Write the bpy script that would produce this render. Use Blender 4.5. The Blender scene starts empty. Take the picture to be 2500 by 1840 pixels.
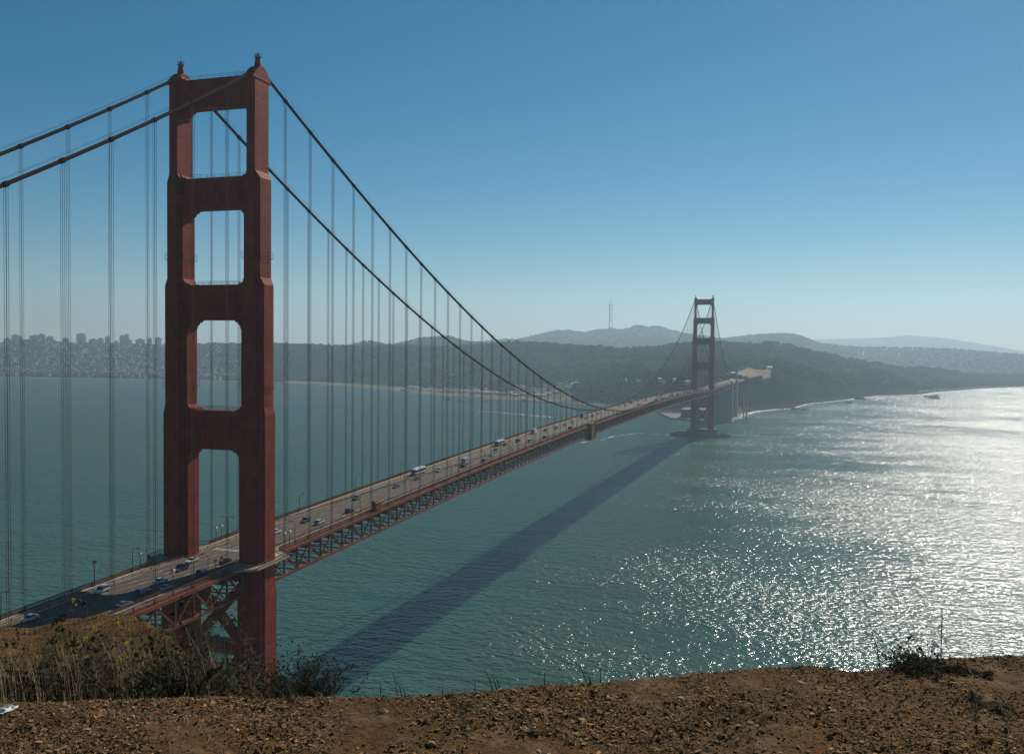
import bpy, math, random
import numpy as np
from mathutils import Vector, Matrix, Quaternion, noise as mn

random.seed(7)
rng = np.random.default_rng(7)
scene = bpy.context.scene
COL = scene.collection

# ------------------------------------------------------------------ camera
# world axes: +X runs south along the bridge, +Y is east, Z up, near tower at the origin, metres
CAM = np.array([-243.256, -174.271, 141.279])
YAW, PITCH, ROLL, FPX = 0.316382, -0.031637, 0.0098229, 2273.52
W0, H0 = 2500, 1840
_cy, _sy, _cp, _sp = math.cos(YAW), math.sin(YAW), math.cos(PITCH), math.sin(PITCH)
VF = np.array([_cy * _cp, _sy * _cp, _sp])
_R = np.array([_sy, -_cy, 0.0])
_U = np.cross(_R, VF)
VR = _R * math.cos(ROLL) + _U * math.sin(ROLL)
VU = _U * math.cos(ROLL) - _R * math.sin(ROLL)
cam_data = bpy.data.cameras.new('camera')
cam_data.sensor_width = 36.0
cam_data.sensor_fit = 'HORIZONTAL'
cam_data.lens = FPX / W0 * 36.0
cam_data.clip_start = 0.1
cam_data.clip_end = 60000.0
cam = bpy.data.objects.new('camera', cam_data)
COL.objects.link(cam)
cam.matrix_world = Matrix(((VR[0], VU[0], -VF[0], CAM[0]), (VR[1], VU[1], -VF[1], CAM[1]),
                           (VR[2], VU[2], -VF[2], CAM[2]), (0, 0, 0, 1)))
scene.camera = cam

# ------------------------------------------------------------------ sun, sky, exposure
SUN = Vector((1.30, -0.31, 1.0)).normalized()
SUN_EL = math.asin(SUN.z)
world = bpy.data.worlds.new('World')
scene.world = world
world.use_nodes = True
wn = world.node_tree
wn.nodes.clear()
w_out = wn.nodes.new('ShaderNodeOutputWorld')
w_bg = wn.nodes.new('ShaderNodeBackground')
w_sky = wn.nodes.new('ShaderNodeTexSky')
w_sky.sky_type = 'NISHITA'
w_sky.sun_disc = False
w_sky.sun_elevation = SUN_EL
w_sky.sun_rotation = math.atan2(SUN.x, SUN.y)
w_sky.altitude = 2500
w_sky.air_density = 1.0
w_sky.dust_density = 0.55
w_sky.ozone_density = 0.6
w_bg.inputs['Strength'].default_value = 0.060
w_hs = wn.nodes.new('ShaderNodeHueSaturation')
w_hs.inputs['Saturation'].default_value = 1.62
w_hs.inputs['Hue'].default_value = 0.485
wn.links.new(w_sky.outputs[0], w_hs.inputs['Color'])
wn.links.new(w_hs.outputs[0], w_bg.inputs['Color'])
wn.links.new(w_bg.outputs[0], w_out.inputs['Surface'])

sun_data = bpy.data.lights.new('sun', 'SUN')
sun_data.energy = 5.0
sun_data.angle = math.radians(0.5)
sun_data.color = (1.0, 0.92, 0.80)
sun = bpy.data.objects.new('sun', sun_data)
COL.objects.link(sun)
sun.rotation_euler = (-SUN).to_track_quat('-Z', 'Y').to_euler()
sun.location = (0, -400, 600)

scene.view_settings.view_transform = 'Standard'
scene.view_settings.look = 'None'
scene.view_settings.gamma = 1.0
scene.view_settings.exposure = 0.0
scene.view_settings.use_curve_mapping = False
scene.render.engine = 'CYCLES'
scene.cycles.max_bounces = 5
scene.cycles.diffuse_bounces = 2
scene.cycles.glossy_bounces = 2
scene.cycles.transmission_bounces = 2
scene.cycles.volume_bounces = 0
scene.cycles.transparent_max_bounces = 6
scene.cycles.use_denoising = True
scene.cycles.sample_clamp_indirect = 4.0
scene.cycles.volume_step_rate = 4.0
scene.cycles.volume_max_steps = 64


# ------------------------------------------------------------------ helpers
def ray(x, y):
    return VF + VR * (x - W0 / 2) / FPX + VU * (H0 / 2 - y) / FPX


def az_el(x, y):
    d = ray(x, y)
    return math.atan2(d[1], d[0]), d[2] / math.hypot(d[0], d[1])


def at_range(x, y, D):
    """The place a bearing and elevation lead to at D metres of horizontal range."""
    a, t = az_el(x, y)
    return np.array([CAM[0] + D * math.cos(a), CAM[1] + D * math.sin(a), CAM[2] + D * t])


def on_level(x, y, z):
    d = ray(x, y)
    return CAM + d * ((z - CAM[2]) / d[2])


def tag(o, label=None, cat=None, group=None, kind=None):
    if label: o['label'] = label
    if cat: o['category'] = cat
    if group: o['group'] = group
    if kind: o['kind'] = kind
    return o


def empty(name, loc=(0, 0, 0), rz=0.0, parent=None):
    o = bpy.data.objects.new(name, None)
    o.empty_display_size = 1.0
    COL.objects.link(o)
    o.location = loc
    o.rotation_euler = (0, 0, rz)
    if parent is not None: o.parent = parent
    return o


def link(name, mesh, parent=None):
    o = bpy.data.objects.new(name, mesh)
    COL.objects.link(o)
    if parent is not None: o.parent = parent
    return o


class MB:
    """Collects shapes; build() links them as one mesh object."""
    def __init__(s): s.v = []; s.f = []

    def add(s, vs, fs):
        b = len(s.v)
        s.v.extend([tuple(map(float, q)) for q in vs])
        s.f.extend([tuple(b + i for i in f) for f in fs])
        return s

    def box(s, c, d, M=None):
        x, y, z = d[0] / 2, d[1] / 2, d[2] / 2
        vs = [Vector(q) for q in ((-x, -y, -z), (x, -y, -z), (x, y, -z), (-x, y, -z), (-x, -y, z), (x, -y, z), (x, y, z), (-x, y, z))]
        if M is not None: vs = [M @ q for q in vs]
        c = Vector(c)
        return s.add([q + c for q in vs], [(0, 3, 2, 1), (4, 5, 6, 7), (0, 1, 5, 4), (1, 2, 6, 5), (2, 3, 7, 6), (3, 0, 4, 7)])

    def span(s, x0, x1, y0, y1, z0, z1):
        return s.box(((x0 + x1) / 2, (y0 + y1) / 2, (z0 + z1) / 2), (x1 - x0, y1 - y0, z1 - z0))

    def beam(s, a, b, w, h, up=(0, 0, 1)):
        a, b = Vector(a), Vector(b)
        d = b - a
        L = d.length
        d.normalize()
        u = Vector(up)
        sd = d.cross(u)
        if sd.length < 1e-4: sd = d.cross(Vector((1, 0, 0)))
        sd.normalize()
        u = sd.cross(d)
        M = Matrix((d, sd, u)).transposed()
        return s.box((a + b) / 2, (L, w, h), M)

    def tube(s, pts, r, n=6, cap=True):
        pts = [Vector(p) for p in pts]
        rs = r if isinstance(r, (list, tuple)) else [r] * len(pts)
        vs = []
        ref = Vector((0.13, 0.27, 1.0))
        for i, p in enumerate(pts):
            t = (pts[min(i + 1, len(pts) - 1)] - pts[max(i - 1, 0)])
            if t.length < 1e-9: t = Vector((0, 0, 1))
            t.normalize()
            a = t.cross(ref if abs(t.dot(ref.normalized())) < 0.95 else Vector((1, 0, 0)))
            a.normalize()
            b = t.cross(a)
            for k in range(n):
                q = 2 * math.pi * k / n
                vs.append(p + (a * math.cos(q) + b * math.sin(q)) * rs[i])
        fs = []
        for i in range(len(pts) - 1):
            for k in range(n):
                k2 = (k + 1) % n
                fs.append((i * n + k, i * n + k2, (i + 1) * n + k2, (i + 1) * n + k))
        if cap:
            fs.append(tuple(range(n - 1, -1, -1)))
            fs.append(tuple(range((len(pts) - 1) * n, len(pts) * n)))
        return s.add(vs, fs)

    def loft(s, rings, cap=True, closed=True):
        n = len(rings[0])
        vs = [q for r in rings for q in r]
        fs = []
        for i in range(len(rings) - 1):
            for k in range(n if closed else n - 1):
                k2 = (k + 1) % n
                fs.append((i * n + k, i * n + k2, (i + 1) * n + k2, (i + 1) * n + k))
        if cap:
            fs.append(tuple(range(n - 1, -1, -1)))
            fs.append(tuple(range((len(rings) - 1) * n, len(rings) * n)))
        return s.add(vs, fs)

    def prism(s, poly, axis, a, b):
        def P(u, v, w):
            return {'x': (w, u, v), 'y': (u, w, v), 'z': (u, v, w)}[axis]
        return s.loft([[P(u, v, a) for u, v in poly], [P(u, v, b) for u, v in poly]])

    def mesh(s, name, mat, smooth=False):
        m = bpy.data.meshes.new(name)
        m.from_pydata(s.v, [], s.f)
        import bmesh
        bm = bmesh.new(); bm.from_mesh(m)
        bmesh.ops.recalc_face_normals(bm, faces=bm.faces)
        bm.to_mesh(m); bm.free()
        if smooth: m.shade_smooth()
        for q in (mat if isinstance(mat, (list, tuple)) else [mat]): m.materials.append(q)
        return m

    def build(s, name, mat, parent=None, smooth=False):
        return link(name, s.mesh(name, mat, smooth), parent)


def np_mesh(name, v, f, mat, smooth=False, colors=None):
    """Large mesh from arrays; every face has the same number of corners. colors: per-vertex RGB of the thing's own colour."""
    v = np.asarray(v, dtype=np.float32); f = np.asarray(f, dtype=np.int32)
    m = bpy.data.meshes.new(name)
    n, k = f.shape
    m.vertices.add(len(v)); m.vertices.foreach_set('co', v.ravel())
    m.loops.add(n * k); m.loops.foreach_set('vertex_index', f.ravel())
    m.polygons.add(n)
    m.polygons.foreach_set('loop_start', np.arange(0, n * k, k, dtype=np.int32))
    m.polygons.foreach_set('loop_total', np.full(n, k, dtype=np.int32))
    m.polygons.foreach_set('use_smooth', np.full(n, smooth))
    if colors is not None:
        ca = m.color_attributes.new('Col', 'FLOAT_COLOR', 'POINT')
        c = np.ones((len(v), 4), dtype=np.float32); c[:, :3] = colors
        ca.data.foreach_set('color', c.ravel())
    m.update(calc_edges=True); m.validate()
    m.materials.append(mat)
    return m


# ------------------------------------------------------------------ materials
def mat_nodes(name):
    m = bpy.data.materials.new(name)
    m.use_nodes = True
    nt = m.node_tree
    return m, nt, nt.nodes['Principled BSDF']


def N(nt, typ, **kw):
    n = nt.nodes.new(typ)
    for k, v in kw.items():
        if hasattr(n, k): setattr(n, k, v)
        else: n.inputs[k].default_value = v
    return n


def mix_rgb(nt, fac, a, b, mode='MIX'):
    n = nt.nodes.new('ShaderNodeMix'); n.data_type = 'RGBA'; n.blend_type = mode
    for sock, val in ((n.inputs['Factor'], fac), (n.inputs[6], a), (n.inputs[7], b)):
        if hasattr(val, 'is_linked'): nt.links.new(val, sock)
        elif isinstance(val, (int, float)): sock.default_value = val
        else: sock.default_value = (*val[:3], 1)
    return n.outputs[2]


def noise_fac(nt, scale, detail=4, rough=0.55, coord=None, vec_scale=None, lo=0.3, hi=0.7):
    t = N(nt, 'ShaderNodeTexNoise'); t.inputs['Scale'].default_value = scale
    t.inputs['Detail'].default_value = detail; t.inputs['Roughness'].default_value = rough
    if coord is None:
        g = N(nt, 'ShaderNodeNewGeometry'); coord = g.outputs['Position']
    if vec_scale is not None:
        mp = N(nt, 'ShaderNodeMapping'); mp.inputs['Scale'].default_value = vec_scale
        nt.links.new(coord, mp.inputs['Vector']); coord = mp.outputs['Vector']
    nt.links.new(coord, t.inputs['Vector'])
    r = N(nt, 'ShaderNodeMapRange'); r.inputs['From Min'].default_value = lo; r.inputs['From Max'].default_value = hi
    nt.links.new(t.outputs['Fac'], r.inputs['Value'])
    return r.outputs['Result']


def simple(name, c1, c2=None, scale=1.0, rough=0.7, metal=0.0, bump=0.0, bump_scale=None, vec_scale=None, spec=0.5, rough2=None):
    m, nt, b = mat_nodes(name)
    b.inputs['Roughness'].default_value = rough
    b.inputs['Metallic'].default_value = metal
    b.inputs['Specular IOR Level'].default_value = spec
    if c2 is None: c2 = tuple(q * 0.75 for q in c1)
    f = noise_fac(nt, scale, vec_scale=vec_scale)
    nt.links.new(mix_rgb(nt, f, c1, c2), b.inputs['Base Color'])
    if bump:
        t = noise_fac(nt, bump_scale or scale * 4, lo=0, hi=1)
        bp = N(nt, 'ShaderNodeBump'); bp.inputs['Strength'].default_value = 1.0; bp.inputs['Distance'].default_value = bump
        nt.links.new(t, bp.inputs['Height']); nt.links.new(bp.outputs[0], b.inputs['Normal'])
    return m


def paint_orange(name, base, dark, plate=3.4):
    """Weathered orange paint on riveted plate: rain streaks, plate joints as fine relief."""
    m, nt, b = mat_nodes(name)
    b.inputs['Roughness'].default_value = 0.72
    b.inputs['Specular IOR Level'].default_value = 0.15
    g = N(nt, 'ShaderNodeNewGeometry')
    f1 = noise_fac(nt, 0.12, coord=g.outputs['Position'])
    f2 = noise_fac(nt, 1.0, coord=g.outputs['Position'], vec_scale=(1.3, 1.3, 0.05), lo=0.45, hi=0.75)
    c = mix_rgb(nt, f1, base, dark)
    mul = N(nt, 'ShaderNodeMath', operation='MULTIPLY'); mul.inputs[1].default_value = 0.5
    nt.links.new(f2, mul.inputs[0])
    c = mix_rgb(nt, mul.outputs[0], c, tuple(q * 0.55 + 0.01 for q in dark))
    # plate joints and plates of slightly different age
    sep = N(nt, 'ShaderNodeSeparateXYZ'); nt.links.new(g.outputs['Position'], sep.inputs[0])
    hs = []
    for out, period in ((sep.outputs['Z'], plate), (sep.outputs['Y'], 1.07), (sep.outputs['X'], 1.07)):
        w = N(nt, 'ShaderNodeMath', operation='PINGPONG'); w.inputs[1].default_value = period / 2
        nt.links.new(out, w.inputs[0])
        r = N(nt, 'ShaderNodeMapRange'); r.inputs['From Max'].default_value = 0.12
        nt.links.new(w.outputs[0], r.inputs['Value']); hs.append(r.outputs['Result'])
    mn1 = N(nt, 'ShaderNodeMath', operation='MINIMUM'); nt.links.new(hs[0], mn1.inputs[0]); nt.links.new(hs[1], mn1.inputs[1])
    mn2 = N(nt, 'ShaderNodeMath', operation='MINIMUM'); nt.links.new(mn1.outputs[0], mn2.inputs[0]); nt.links.new(hs[2], mn2.inputs[1])
    cells = []
    for out, period in ((sep.outputs['X'], 2.14), (sep.outputs['Y'], 2.14), (sep.outputs['Z'], plate)):
        q = N(nt, 'ShaderNodeMath', operation='SNAP'); q.inputs[1].default_value = period
        nt.links.new(out, q.inputs[0]); cells.append(q.outputs[0])
    cmb = N(nt, 'ShaderNodeCombineXYZ')
    for i_, q in enumerate(cells): nt.links.new(q, cmb.inputs[i_])
    wnz = N(nt, 'ShaderNodeTexWhiteNoise'); nt.links.new(cmb.outputs[0], wnz.inputs['Vector'])
    tone = N(nt, 'ShaderNodeMapRange'); tone.inputs['To Min'].default_value = 0.82; tone.inputs['To Max'].default_value = 1.16
    nt.links.new(wnz.outputs['Value'], tone.inputs['Value'])
    seam = N(nt, 'ShaderNodeMapRange'); seam.inputs['To Min'].default_value = 0.60; seam.inputs['To Max'].default_value = 1.0
    nt.links.new(hs[0], seam.inputs['Value'])
    tm = N(nt, 'ShaderNodeMath', operation='MULTIPLY'); nt.links.new(tone.outputs['Result'], tm.inputs[0]); nt.links.new(seam.outputs['Result'], tm.inputs[1])
    cs = N(nt, 'ShaderNodeVectorMath', operation='SCALE'); nt.links.new(c, cs.inputs[0]); nt.links.new(tm.outputs[0], cs.inputs['Scale'])
    nt.links.new(cs.outputs[0], b.inputs['Base Color'])
    bp = N(nt, 'ShaderNodeBump'); bp.inputs['Strength'].default_value = 0.8; bp.inputs['Distance'].default_value = 0.05
    nt.links.new(mn2.outputs[0], bp.inputs['Height']); nt.links.new(bp.outputs[0], b.inputs['Normal'])
    return m


def attr_mat(name, rough=0.9, noise_scale=None, amount=0.5, bump=0.0, bump_scale=1.0, spec=0.3):
    """The mesh's own colour attribute with grain on top."""
    m, nt, b = mat_nodes(name)
    b.inputs['Roughness'].default_value = rough
    b.inputs['Specular IOR Level'].default_value = spec
    a = N(nt, 'ShaderNodeVertexColor'); a.layer_name = 'Col'
    c = a.outputs['Color']
    if noise_scale:
        f = noise_fac(nt, noise_scale, detail=6, lo=0.3, hi=0.7)
        v = N(nt, 'ShaderNodeMapRange'); v.inputs['To Min'].default_value = 1 - amount; v.inputs['To Max'].default_value = 1 + amount * 0.6
        nt.links.new(f, v.inputs['Value'])
        mv = N(nt, 'ShaderNodeVectorMath', operation='SCALE')
        nt.links.new(c, mv.inputs[0]); nt.links.new(v.outputs['Result'], mv.inputs['Scale'])
        c = mv.outputs[0]
    nt.links.new(c, b.inputs['Base Color'])
    if bump:
        t = noise_fac(nt, bump_scale, detail=5, lo=0, hi=1)
        bp = N(nt, 'ShaderNodeBump'); bp.inputs['Distance'].default_value = bump
        nt.links.new(t, bp.inputs['Height']); nt.links.new(bp.outputs[0], b.inputs['Normal'])
    return m


def object_color_mat(name, rough=0.35, coat=0.0):
    m, nt, b = mat_nodes(name)
    o = N(nt, 'ShaderNodeObjectInfo')
    f = noise_fac(nt, 1.2)
    nt.links.new(mix_rgb(nt, f, o.outputs['Color'], (0.9, 0.9, 0.88), 'MULTIPLY'), b.inputs['Base Color'])
    b.inputs['Roughness'].default_value = rough
    b.inputs['Coat Weight'].default_value = coat
    return m


M_tower = paint_orange('tower_paint', (0.25, 0.034, 0.0095), (0.175, 0.024, 0.008))
M_deck = paint_orange('deck_paint', (0.19, 0.060, 0.028), (0.125, 0.040, 0.020), plate=50)
M_cable = simple('cable_paint', (0.048, 0.024, 0.012), (0.034, 0.018, 0.010), 0.3, rough=0.95, spec=0.05)
M_rope = simple('suspender_rope', (0.14, 0.075, 0.055), (0.10, 0.058, 0.046), 0.5, rough=0.5)
M_concrete = simple('weathered_concrete', (0.27, 0.25, 0.22), (0.17, 0.16, 0.14), 0.06, rough=0.9, bump=0.15, bump_scale=0.6, vec_scale=(1, 1, 0.35))
M_pier = simple('wet_pier_concrete', (0.075, 0.08, 0.075), (0.045, 0.05, 0.048), 0.06, rough=0.85, bump=0.15, bump_scale=0.6)
M_fort = simple('fort_brick', (0.17, 0.115, 0.09), (0.12, 0.085, 0.07), 0.15, rough=0.9)
M_walk = simple('sidewalk_concrete', (0.36, 0.31, 0.23), (0.28, 0.24, 0.18), 0.25, rough=0.9)
M_road = simple('road_asphalt', (0.118, 0.090, 0.062), (0.088, 0.069, 0.050), 0.35, rough=0.85, vec_scale=(0.12, 1.6, 1), spec=0.25)
M_line = simple('lane_paint', (0.62, 0.60, 0.55), (0.40, 0.38, 0.34), 0.8, rough=0.8)
M_lamp = simple('lamp_metal', (0.10, 0.045, 0.030), (0.07, 0.035, 0.028), 1.5, rough=0.5)
M_lens = simple('lamp_glass', (0.62, 0.58, 0.48), (0.5, 0.47, 0.4), 2.0, rough=0.25)
M_glass = simple('vehicle_glass', (0.012, 0.014, 0.018), (0.02, 0.022, 0.026), 1.0, rough=0.08)
M_tyre = simple('tyre_rubber', (0.018, 0.018, 0.018), None, 3.0, rough=0.9)
M_rim = simple('wheel_rim', (0.42, 0.42, 0.44), (0.3, 0.3, 0.32), 3.0, rough=0.3, metal=0.8)
M_body = object_color_mat('vehicle_paint', 0.3, 0.6)
M_head = simple('headlight_glass', (0.75, 0.74, 0.70), (0.6, 0.6, 0.58), 5, rough=0.15)
M_tail = simple('tail_light_plastic', (0.30, 0.012, 0.010), (0.2, 0.01, 0.01), 5, rough=0.25)
M_white = simple('white_paint', (0.72, 0.72, 0.70), (0.6, 0.6, 0.58), 0.8, rough=0.6)
M_dark = simple('dark_metal', (0.03, 0.028, 0.03), (0.05, 0.045, 0.045), 1.0, rough=0.6)


# ------------------------------------------------------------------ water
def water_material():
    m, nt, b = mat_nodes('bay_water')
    g = N(nt, 'ShaderNodeNewGeometry')
    pos = g.outputs['Position']

    def layer(scale, rot, stretch, detail, rough):
        mp = N(nt, 'ShaderNodeMapping'); mp.inputs['Rotation'].default_value = (0, 0, math.radians(rot))
        mp.inputs['Scale'].default_value = (scale, scale * stretch, scale)
        nt.links.new(pos, mp.inputs['Vector'])
        t = N(nt, 'ShaderNodeTexNoise'); t.inputs['Scale'].default_value = 1.0
        t.inputs['Detail'].default_value = detail; t.inputs['Roughness'].default_value = rough
        nt.links.new(mp.outputs[0], t.inputs['Vector'])
        return t.outputs['Fac']

    patches = noise_fac(nt, 1.0, detail=4, rough=0.6, coord=pos, vec_scale=(0.0048, 0.0022, 1), lo=0.36, hi=0.66)
    streaks = noise_fac(nt, 1.0, detail=3, rough=0.55, coord=pos, vec_scale=(0.017, 0.008, 1), lo=0.34, hi=0.66)
    swell = layer(1 / 24, -20, 0.30, 2, 0.5)
    chop = layer(1 / 5.5, -12, 0.6, 2, 0.5)
    mid_w = layer(1 / 2.7, 8, 0.75, 1, 0.5)
    rip = layer(1 / 1.2, 15, 0.6, 3, 0.6)

    def mul(a, k):
        n = N(nt, 'ShaderNodeMath', operation='MULTIPLY')
        nt.links.new(a, n.inputs[0])
        if hasattr(k, 'is_linked'): nt.links.new(k, n.inputs[1])
        else: n.inputs[1].default_value = k
        return n.outputs[0]

    def add(a, c):
        n = N(nt, 'ShaderNodeMath', operation='ADD'); nt.links.new(a, n.inputs[0]); nt.links.new(c, n.inputs[1]); return n.outputs[0]

    wind = N(nt, 'ShaderNodeMapRange'); wind.inputs['To Min'].default_value = 0.45; wind.inputs['To Max'].default_value = 1.32
    nt.links.new(mul(add(patches, streaks), 0.5), wind.inputs['Value'])
    fine = mul(add(add(mul(chop, 2.0), mul(mid_w, 1.10)), mul(rip, 0.44)), wind.outputs['Result'])
    h = add(mul(swell, 1.5), fine)
    bp = N(nt, 'ShaderNodeBump'); bp.inputs['Strength'].default_value = 1.0; bp.inputs['Distance'].default_value = 1.0
    nt.links.new(h, bp.inputs['Height'])
    silt = noise_fac(nt, 1.0, detail=4, coord=pos, vec_scale=(0.0016, 0.004, 1), lo=0.35, hi=0.68)
    body = N(nt, 'ShaderNodeBsdfDiffuse'); nt.links.new(bp.outputs[0], body.inputs['Normal'])
    nt.links.new(mix_rgb(nt, silt, (0.018, 0.072, 0.056), (0.036, 0.080, 0.048)), body.inputs['Color'])
    skin = N(nt, 'ShaderNodeBsdfGlossy'); skin.distribution = 'MULTI_GGX'; nt.links.new(bp.outputs[0], skin.inputs['Normal'])
    rr_ = N(nt, 'ShaderNodeMapRange'); rr_.inputs['To Min'].default_value = 0.11; rr_.inputs['To Max'].default_value = 0.19
    nt.links.new(mul(add(patches, streaks), 0.5), rr_.inputs['Value']); nt.links.new(rr_.outputs['Result'], skin.inputs['Roughness'])
    fr = N(nt, 'ShaderNodeFresnel'); fr.inputs['IOR'].default_value = 1.333; nt.links.new(bp.outputs[0], fr.inputs['Normal'])
    # a ruffled sea never mirrors as strongly as a flat sheet seen at the same grazing angle
    mx = N(nt, 'ShaderNodeMath', operation='MINIMUM'); mx.inputs[1].default_value = 0.33
    nt.links.new(fr.outputs[0], mx.inputs[0])
    ms = N(nt, 'ShaderNodeMixShader')
    nt.links.new(mx.outputs[0], ms.inputs[0]); nt.links.new(body.outputs[0], ms.inputs[1]); nt.links.new(skin.outputs[0], ms.inputs[2])
    nt.links.new(ms.outputs[0], nt.nodes['Material Output'].inputs['Surface'])
    return m


M_water = water_material()
wat = MB().add([(-2600, -8400, 0), (15400, -8400, 0), (15400, 10400, 0), (-2600, 10400, 0)], [(0, 1, 2, 3)]).build('water', M_water)
tag(wat, 'green bay water glittering with sun towards the ocean side', None, kind='structure')


# ------------------------------------------------------------------ the bridge
SPAN = 1280.16
PANEL = 7.62
YT = 13.7                      # half distance between trusses, cables and tower legs


def zc(x):
    """Height of the truss's top chord: cambered main span, straight side spans."""
    if x < 0: return 75.0 + 0.0281 * x
    if x > SPAN: return 75.0 - 0.004 * (x - SPAN)
    return 75.0 + 9.0 * (1 - ((x - SPAN / 2) / (SPAN / 2)) ** 2)


def zcable(x):
    if x < 0:
        t = -x / 343.0
        return 223.6 - (223.6 - 76.0) * t - 4 * 13.0 * t * (1 - t)
    if x > SPAN:
        t = (x - SPAN) / 343.0
        return 223.6 - (223.6 - 76.0) * t - 4 * 13.0 * t * (1 - t)
    return 84.6 + (224.6 - 84.6) * ((x - SPAN / 2) / (SPAN / 2)) ** 2


bridge = empty('suspension_bridge')
tag(bridge, 'long orange suspension bridge with two portal towers crossing the strait', 'bridge')

# --- towers
SEC = {5: ((5.4, 3.0), (4.4, 4.0), (3.0, 4.8)), 4: ((4.6, 2.6), (3.7, 3.6), (2.7, 4.5)), 3: ((4.3, 2.2), (3.4, 3.2), (2.5, 4.0)),
       2: ((4.1, 1.5), (3.6, 2.2), (2.9, 2.85)), 1: ((4.0, 1.15), (3.8, 1.30), (3.6, 1.45))}


def leg_ring(sec, z, yc):
    (h1, w1), (h2, w2), (h3, w3) = SEC[sec]
    q = [(h1, w1), (h2, w1), (h2, w2), (h3, w2), (h3, w3)]
    poly = q + [(-a, b) for a, b in reversed(q)] + [(-a, -b) for a, b in q] + [(a, -b) for a, b in reversed(q)]
    return [(a, yc + b, z) for a, b in poly]


def make_leg(yc, south):
    m = MB()
    z0 = 11.0
    levels = [(5, z0), (5, 66.0), (4, 70.0), (4, 120.2), (3, 122.4), (3, 159.2), (2, 161.4), (2, 190.9), (1, 193.1), (1, 221.4)]
    m.loft([leg_ring(s_, z, yc) for s_, z in levels])
    return m


def strut_poly(zb, zt, yb, yt):
    hb = [(-yb - 0.4, zb - 3.0), (-yb + 0.35, zb - 2.6), (-yb + 0.5, zb - 1.7), (-yb + 1.1, zb - 1.4), (-yb + 1.3, zb - 0.8), (-yb + 2.2, zb - 0.6), (-yb + 2.4, zb - 0.15), (-yb + 3.3, zb)]
    ht = [(-yt - 0.4, zt + 1.7), (-yt + 0.6, zt + 1.2), (-yt + 0.9, zt + 0.6), (-yt + 2.0, zt + 0.45), (-yt + 2.3, zt)]
    left = hb
    right = [(-a, b) for a, b in reversed(hb)]
    top_r = [(-a, b) for a, b in ht]
    top_l = list(reversed(ht))
    return left + right + top_r + top_l


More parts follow.
